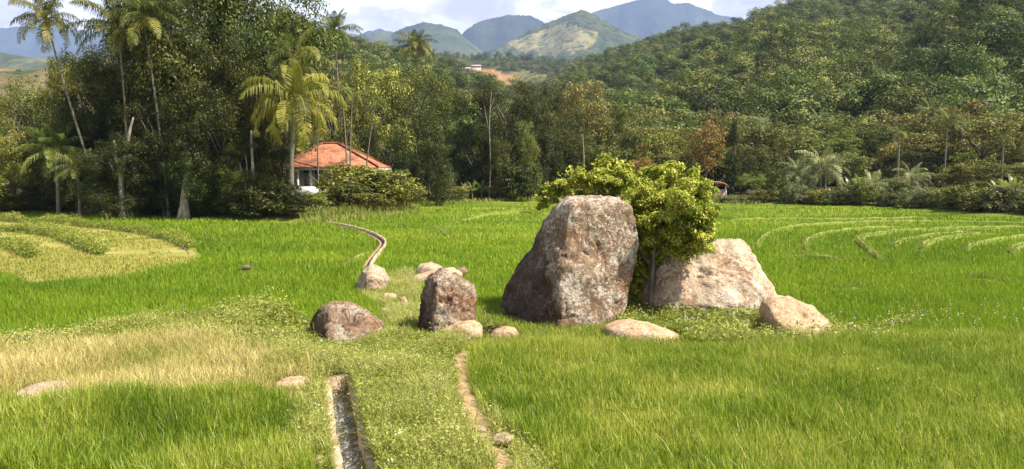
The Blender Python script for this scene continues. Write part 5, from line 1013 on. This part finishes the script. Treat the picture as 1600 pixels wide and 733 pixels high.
# the wide field
def field():
    P = scatter_view(500000, 318, 560, -300, 1800, power=.8); x, y = P[:, 0], P[:, 1]
    bad = in_poly(x, y, Z_RICE_R) | in_poly(x, y, Z_RICE_L) | in_poly(x, y, Z_DRY) | in_poly(x, y, Z_WEED) | in_poly(x, y, Z_YOUNG) | in_poly(x, y, Z_STREAM) | in_poly(x, y, Z_ROCKF) | by_stone(P) | (y > edge_y(x, y) + .2) | (line_dist(x, y, [tuple(q) for q in curve_pts(FAR, 1.0)]) < .26)
    nb = np.minimum.reduce([line_dist(x, y, [tuple(q) for q in curve_pts(gpoly(b[0]), 2.0)]) - (.35 if b[2] > .7 else .2) for b in BUNDS]) < 0
    P = P[~(bad | nb)]; x, y = P.T; n = len(P); sc = np.clip(y / 20, 1, 4.2)
    t = np.clip(.42 + .22 * fbm(x * .05, y * .12, oct=4, seed=24) + .10 * fbm(x * .5, y * .5, oct=2, seed=25) + RNG.normal(0, .13, n) + (U(size=n) < .03) * .35, 0, 1)
    h = U(.20, .36, n) * (1 + .25 * fbm(x * .12, y * .12, oct=3, seed=26)); blade_mesh('rice', P, h, .0165 * sc * U(.7, 1.3, n), U(0, 6.28, n), np.abs(RNG.normal(.28, .2, n)), t, M['rice_far'], 2)
def young():
    P = scatter_view(36000, 340, 452, -120, 330); x, y = P.T; k = in_poly(x, y, Z_YOUNG) & (fbm(x * .25, y * .25, oct=3, seed=33) > -.45); P = P[k]; x, y = P.T; n = len(P)
    blade_mesh('rice', P, U(.10, .24, n), .018 * np.clip(y / 20, 1, 4) * U(.7, 1.3, n), U(0, 6.28, n), np.abs(RNG.normal(.35, .2, n)), np.clip(.45 + .3 * fbm(x * .12, y * .2, oct=3, seed=34) + RNG.normal(0, .15, n), 0, 1), M['rice_young'], 2)
    gx_ = np.linspace(min(a for a, b in Z_YOUNG), max(a for a, b in Z_YOUNG), 140); gy_ = np.linspace(min(b for a, b in Z_YOUNG), max(b for a, b in Z_YOUNG), 120); X, Y = np.meshgrid(gx_, gy_); ins = in_poly(X, Y, Z_YOUNG)
    V = np.stack([X, Y, ground_z(X, Y) + .02], -1).reshape(-1, 3); ny, nx = X.shape; i = np.arange(ny - 1)[:, None] * nx + np.arange(nx - 1)[None]; F = np.stack([i, i + 1, i + nx + 1, i + nx], -1).reshape(-1, 4)
    F = F[ins.ravel()[F].all(1)]; o = link('mud', mesh_from('mud', V, [F], True), simple_mat('paddy_mud', [(.18, .19, .035), (.26, .24, .05), (.36, .29, .12)], .5, coord='Object', bump=.4, bscale=3)); tag(o, kind='structure')
young()
def dry():
    P = scatter(Z_DRY, 26000, on_channel); Q = tuft_expand(P[:9000], 4, .07); Q = np.r_[Q, P[9000:]]; Q = Q[~on_channel(Q)]; n = len(Q); x, y = Q.T; f = fbm(x * .5, y * .5, oct=3, seed=44)
    Q = Q + RNG.normal(0, .40, Q.shape); Q = Q[~on_channel(Q)]; n = len(Q); f = fbm(Q[:, 0] * .5, Q[:, 1] * .5, oct=3, seed=44); h = U(.18, .50, n) * (1 + .4 * f); blade_mesh('dry_grass', Q, h, U(.005, .012, n), U(0, 6.28, n), np.abs(RNG.normal(.55, .35, n)), np.clip(.48 + .3 * f + RNG.normal(0, .22, n), 0, 1), M['dry_grass'], 3)
dry()
def dry_green():
    Q = scatter(Z_DRY, 24000, on_channel) + RNG.normal(0, .25, (24000, 2)); n = len(Q); f = fbm(Q[:, 0] * .8, Q[:, 1] * .8, oct=3, seed=45); Q = Q[f > -.35]; n = len(Q); blade_mesh('grass', Q, U(.15, .42, n), U(.006, .012, n), U(0, 6.28, n), np.abs(RNG.normal(.5, .3, n)), np.clip(RNG.normal(.55, .2, n), 0, 1), M['weed'], 3)
dry_green()
def weeds(name, poly, nplant, hlo, hhi, leaf, nl, mat, tm=.5, seed=50, avoid=None, blades=0):
    av = (lambda p: on_channel(p) | on_path(p)) if avoid is None else avoid
    P = scatter(poly, nplant, av); n = len(P); f = fbm(P[:, 0] * .7, P[:, 1] * .7, oct=3, seed=seed); hh = U(hlo, hhi, n) * (1 + .5 * f)
    k = nl; C = np.repeat(np.c_[P, ground_z(P[:, 0], P[:, 1])], k, 0); H_ = np.repeat(hh, k); zz = H_ * U(.15, 1.05, n * k); C[:, 2] += zz; C[:, :2] += RNG.normal(0, 1, (n * k, 2)) * (H_ * .28)[:, None]
    Nn = unit(RNG.normal(0, .55, (n * k, 3)) + np.array([0, -.1, .9])); mb = MB(); t = np.clip(tm + .25 * np.repeat(f, k) + np.repeat(RNG.normal(0, .14, n), k) + RNG.normal(0, .12, n * k), 0, 1); mb.quads(leaf_quads(RNG, C, Nn, leaf, .38), t)
    o = mb.build(name, M[mat], None); tag(o, kind='stuff')
    if blades: Q = scatter(poly, blades, av); m = len(Q); g = fbm(Q[:, 0] * .7, Q[:, 1] * .7, oct=3, seed=seed); blade_mesh('grass', Q, U(.16, .42, m) * (1 + .4 * g), U(.006, .013, m), U(0, 6.28, m), np.abs(RNG.normal(.6, .35, m)), np.clip(tm + .1 + .3 * g + RNG.normal(0, .2, m), 0, 1), M[mat], 3)
weeds('weeds', Z_WEED, 8000, .06, .38, .062, 11, 'weed', .58, 50, None, 80000)
weeds('weeds', gpoly([(552, 735), (545, 640), (540, 590), (600, 560), (700, 600), (720, 735)]), 210, .25, .55, .05, 20, 'weed', .55, 57, None, 14000)
weeds('weeds', gpoly([(400, 560), (500, 560), (508, 610), (520, 735), (470, 735), (455, 650), (420, 610)]), 130, .2, .5, .05, 20, 'weed', .5, 58, None, 8000)
weeds('weeds', gpoly([(475, 548), (600, 545), (600, 560), (475, 565)]), 80, .2, .42, .05, 20, 'weed', .5, 59)
weeds('weeds', Z_STREAM, 700, .08, .24, .09, 8, 'weed', .62, 51, None, 16000)
weeds('weeds', Z_BASE, 1300, .15, .45, .10, 11, 'weed', .52, 52, None, 22000)
def feet():
    Q = scatter(Z_ROCKF, 42000, lambda p: on_channel(p) | on_path(p)); n = len(Q); f = fbm(Q[:, 0] * .9, Q[:, 1] * .9, oct=3, seed=71); Q = Q[f > -.6]; n = len(Q); blade_mesh('grass', Q, U(.08, .24, n), U(.008, .016, n), U(0, 6.28, n), np.abs(RNG.normal(.6, .35, n)), np.clip(RNG.normal(.50, .2, n), 0, 1), M['weed'], 3)
    Q = scatter(Z_ROCKF, 26000, lambda p: on_channel(p) | on_path(p)); n = len(Q); blade_mesh('rice', Q, U(.12, .28, n), U(.008, .015, n), U(0, 6.28, n), np.abs(RNG.normal(.3, .2, n)), np.clip(RNG.normal(.45, .2, n), 0, 1), M['rice'], 3)
    B = gpoly([(470, 352), (520, 350), (600, 344), (655, 336), (655, 318), (640, 322), (600, 330), (470, 338)]); Q = scatter(B, 6000); n = len(Q); blade_mesh('dry_grass', Q, U(.2, .7, n) * (1 + .5 * fbm(Q[:, 0] * .4, Q[:, 1] * .4, oct=2, seed=3)), U(.03, .06, n), U(0, 6.28, n), np.abs(RNG.normal(.5, .3, n)), np.clip(RNG.normal(.25, .2, n), 0, 1), M['bund_grass'], 3)
    B = gpoly([(655, 322), (860, 312), (1000, 314), (1190, 322), (1190, 317), (1000, 309), (860, 305), (655, 314)]); Q = scatter(B, 7000); n = len(Q); blade_mesh('grass', Q, U(.2, .8, n), U(.04, .08, n), U(0, 6.28, n), np.abs(RNG.normal(.5, .3, n)), np.clip(RNG.normal(.45, .2, n), 0, 1), M['bund_grass'], 3)
feet()
# white flower heads dotted through the weeds
def flowers():
    P = np.r_[scatter(Z_WEED, 70, lambda p: on_channel(p) | on_path(p)), scatter(Z_BASE, 70), scatter(gpoly([(1250, 505), (1640, 500), (1640, 535), (1300, 540)]), 60)]; n = len(P); k = 5
    C = np.repeat(np.c_[P, ground_z(P[:, 0], P[:, 1]) + U(.18, .42, n)], k, 0) + RNG.normal(0, .03, (n * k, 3)); mb = MB(); mb.quads(leaf_quads(RNG, C, unit(RNG.normal(0, .5, (n * k, 3)) + [0, -.3, .8]), .022, .9), np.full(n * k, .5)); tag(mb.build('flowers', M['white_flower']), kind='stuff')
flowers()
# bunds: low earth ridges between the paddies with grass on them
BUNDS = [([(1380, 413), (1349, 388), (1338, 374), (1358, 369), (1431, 362), (1515, 360), (1640, 358)], .16, .8), ([(1404, 392), (1397, 387), (1403, 381), (1448, 371), (1530, 364)], .14, .6), ([(1441, 394), (1440, 388), (1450, 381), (1499, 372), (1560, 366)], .16, .8),
         ([(1509, 394), (1512, 389), (1525, 384), (1566, 376), (1640, 370)], .14, .6), ([(1586, 400), (1578, 394), (1588, 388), (1640, 379)], .18, .8), ([(1260, 395), (1255, 384), (1273, 369), (1320, 361), (1420, 355)], .10, .4), ([(1120, 347), (1220, 344), (1330, 346), (1460, 341)], .12, .35),
         ([(1180, 390), (1190, 372), (1225, 357), (1300, 350), (1480, 348), (1640, 352)], .10, .4), ([(1225, 400), (1262, 403), (1290, 408), (1342, 416)], .22, .9), ([(1510, 437), (1540, 441), (1570, 448)], .22, .8), ([(1305, 457), (1340, 453), (1365, 452)], .15, .7), ([(720, 346), (760, 337), (810, 333), (850, 336)], .2, .8), ([(660, 360), (690, 362), (702, 372)], .14, .5), ([(525, 420), (560, 408), (575, 395)], .12, .4)]
LBUND = [[(2, 345), (25, 349), (100, 352), (162, 357), (225, 365), (275, 378), (302, 393)], [(-120, 360), (0, 362), (50, 364), (92, 371), (112, 380), (137, 391), (162, 400)], [(-120, 372), (0, 381), (25, 391), (52, 405)]]
field()
BQ, BT = [], []
for k, (pts, zt, dens) in enumerate(BUNDS):
    pts = curve_pts(gpoly(pts), .4); o = link('bund', grid_mesh('bund', *strip_mesh([tuple(q) for q in pts], (.20 if zt > .13 else .13) * np.sin(np.pi * np.linspace(0, 1, 99)) ** .5, 2 * .1, -.05, 300 + k, zt + .17)), M['bund_turf']); tag(o, kind='structure')
    L_ = np.linalg.norm(np.diff(pts, axis=0), axis=1).sum(); n = int(L_ * 110 * dens); i = RNG.integers(0, len(pts) - 1, n); f = U(size=(n, 1)); BQ.append(pts[i] * (1 - f) + pts[i + 1] * f + RNG.normal(0, .12 + .25 * (dens > .85), (n, 2))); BT.append(np.full(n, zt))
BQ, BT = np.concatenate(BQ), np.concatenate(BT); n = len(BQ)
blade_mesh('bund_grass', BQ, U(.08, .22, n), U(.015, .03, n), U(0, 6.28, n), np.abs(RNG.normal(.5, .3, n)), np.clip(RNG.normal(.24, .2, n), 0, 1), M['bund_grass'], 2, ground_z(BQ[:, 0], BQ[:, 1]) + np.clip(BT, .08, .2))
LQ = []
for k, pts in enumerate(LBUND):
    pts = curve_pts(gpoly(pts), .4); o = link('bund', grid_mesh('bund', *strip_mesh([tuple(q) for q in pts], .40, .3, -.05, 330 + k, .3)), M['bund_turf']); tag(o, kind='structure')
    L_ = np.linalg.norm(np.diff(pts, axis=0), axis=1).sum(); n = int(L_ * 26); i = RNG.integers(0, len(pts) - 1, n); LQ.append(pts[i] + RNG.normal(0, .14, (n, 2)))
LQ = np.concatenate(LQ)
def bund_weeds(P, k=22, leaf=.12, hh=.52):
    n = len(P); f = fbm(P[:, 0] * .4, P[:, 1] * .4, oct=3, seed=61); H_ = np.repeat(U(.4, 1, n) * hh * (1 + .6 * f), k); C = np.repeat(np.c_[P, ground_z(P[:, 0], P[:, 1]) + .15], k, 0); C[:, 2] += H_ * U(.1, 1, n * k); C[:, :2] += RNG.normal(0, .16, (n * k, 2)); mb = MB()
    mb.quads(leaf_quads(RNG, C, unit(RNG.normal(0, .6, (n * k, 3)) + [0, 0, .7]), leaf, .35), np.clip(.42 + .2 * np.repeat(f, k) + RNG.normal(0, .2, n * k), 0, 1)); tag(mb.build('bund_weeds', M['weed']), kind='stuff')
bund_weeds(LQ)
# weedy tangle mid-left, and weeds around the right stones
weeds('weeds', gpoly([(340, 505), (380, 485), (450, 495), (478, 520), (450, 545), (370, 540)]), 800, .18, .48, .10, 14, 'weed', .45, 55)
weeds('weeds', gpoly([(-100, 555), (80, 530), (200, 515), (330, 510), (340, 545), (240, 535), (100, 550), (-100, 575)]), 900, .10, .30, .08, 10, 'weed', .5, 56)

# ------------------------------------------------------------------ small things
def bird(px, py, label):
    Y = YG(py); x = at(px, Y); z = gz(x, Y) + .26; mb = MB(); V, F = ICO[4]
    body = V * np.array([.24, .11, .12]); body[:, 2] += .05 * body[:, 0] - .35 * np.minimum(body[:, 0] + .1, 0) * -.3; mb.add(body + np.array([0, 0, .12]), [F])
    mb.tube(curve_pts([(.17, 0, .17), (.25, 0, .25), (.24, 0, .36)], .03), [.055] * 3 if False else np.linspace(.06, .035, len(curve_pts([(.17, 0, .17), (.25, 0, .25), (.24, 0, .36)], .03))), 8); mb.add(V * np.array([.06, .045, .045]) + np.array([.265, 0, .38]), [F])
    P = np.array([(.31, 0, .38), (.36, 0, .375), (.42, 0, .365)]); mb.tube(P, [.016, .012, .003], 6); T_ = np.array([(-.18, 0, .10), (-.28, 0, .06), (-.36, 0, .03)]); mb.tube(T_, [.06, .045, .02], 6)
    for y in (-.04, .04): mb.tube(np.array([(.0, y, .06), (.02, y, -.12), (.0, y, -.32)]), .010, 5)
    o = mb.build('pond_heron', M['brown_feather'], None, True); o.location = (x, Y, z); o.scale = (.85,) * 3; tag(o, label, 'bird')
bird(381, 433, 'small brown wading bird standing in the green rice left of the stream')
def twigs(px, py, n, L_, label, mat, spread, flatn=.35, zoff=.02, Yo=0.0):
    Y = YG(py) + Yo; x = at(px, Y); mb = MB(); rg = np.random.default_rng(int(px * 7 + py))
    for _ in range(n):
        a = rg.uniform(0, 6.28); e = rg.uniform(.02, flatn); c = rg.normal(0, spread, 3) * np.array([1, .6, .12]); d = np.array([math.cos(a) * math.cos(e), math.sin(a) * math.cos(e), math.sin(e)]); l = L_ * rg.uniform(.5, 1.2)
        P = curve_pts([c - d * l * .5 + [0, 0, .12], c + rg.normal(0, .05, 3) + [0, 0, .16], c + d * l * .5 + [0, 0, .12]], l / 6); mb.tube(P, np.linspace(.022, .007, len(P)), 5)
    o = mb.build('branch_pile', mat, None, True); o.location = (x, Y, gz(x, Y) + zoff); tag(o, label, 'branches')
twigs(757, 522, 26, .9, 'heap of dark dead twigs between the dark upright boulder and the huge one', M['dark_wood'], .22, .6)
twigs(1150, 505, 16, 1.3, 'dry brown branches lying along the foot of the wide pale boulder', M['dry_stick'], .5, .25)
twigs(985, 478, 9, 1.5, 'pale and dark sticks leaning between the two largest boulders', M['dry_stick'], .2, 1.1, Yo=.2)
def stake(px, py, top, lean, label):
    Y = YG(py); x = at(px, Y); h = zat(top, Y); mb = MB(); P = np.stack([np.linspace(0, lean, 6), np.zeros(6), np.linspace(-.1, h, 6)], 1); P[:, 0] += .01 * np.sin(np.arange(6)); mb.tube(P, np.linspace(.035, .025, 6), 6); o = mb.build('stake', M['dry_stick'], None, True); o.location = (x, Y, 0); tag(o, label, 'stake')
stake(168, 352, 334, -.25, 'thin leaning stake in the rice before the dark clump')
stake(294, 398, 380, -.5, 'leaning stake at the right end of the weedy bund')
stake(318, 380, 362, 0, 'short dark stake right of the weedy bund end'); stake(326, 382, 366, .05, 'shortest dark stake standing farthest right of the weedy bund')

def stalks():
    P = np.r_[scatter(gpoly([(60, 535), (150, 520), (270, 505), (300, 520), (120, 550)]), 26), scatter(gpoly([(1380, 500), (1560, 495), (1560, 530), (1380, 530)]), 22), scatter(gpoly([(1280, 560), (1500, 560), (1500, 640), (1280, 640)]), 10), scatter(Z_WEED, 60, lambda p: on_channel(p) | on_path(p))]; mb = MB(); st = MB()
    for x, y in P:
        h = U(.4, .8); z = gz(x, y); a = U(0, 6.28); C = np.stack([x + .18 * h * np.cos(a) * np.linspace(0, 1, 5) ** 2, y + .18 * h * np.sin(a) * np.linspace(0, 1, 5) ** 2, z + h * np.linspace(0, 1, 5)], 1); st.tube(C, np.linspace(.007, .003, 5), 4, .35)
        n = 16; k = U(.3, 1.02, n); c = np.stack([np.interp(k, np.linspace(0, 1, 5), C[:, i]) for i in range(3)], 1) + RNG.normal(0, .035, (n, 3)); mb.quads(leaf_quads(RNG, c, unit(RNG.normal(0, .6, (n, 3)) + [0, 0, .5]), .055, .45), np.clip(RNG.normal(.42, .2, n), 0, 1))
    tag(mb.build('weed_stalks', M['weed']), kind='stuff'); tag(st.build('weed_stems', M['dry_grass']), kind='stuff')
stalks()
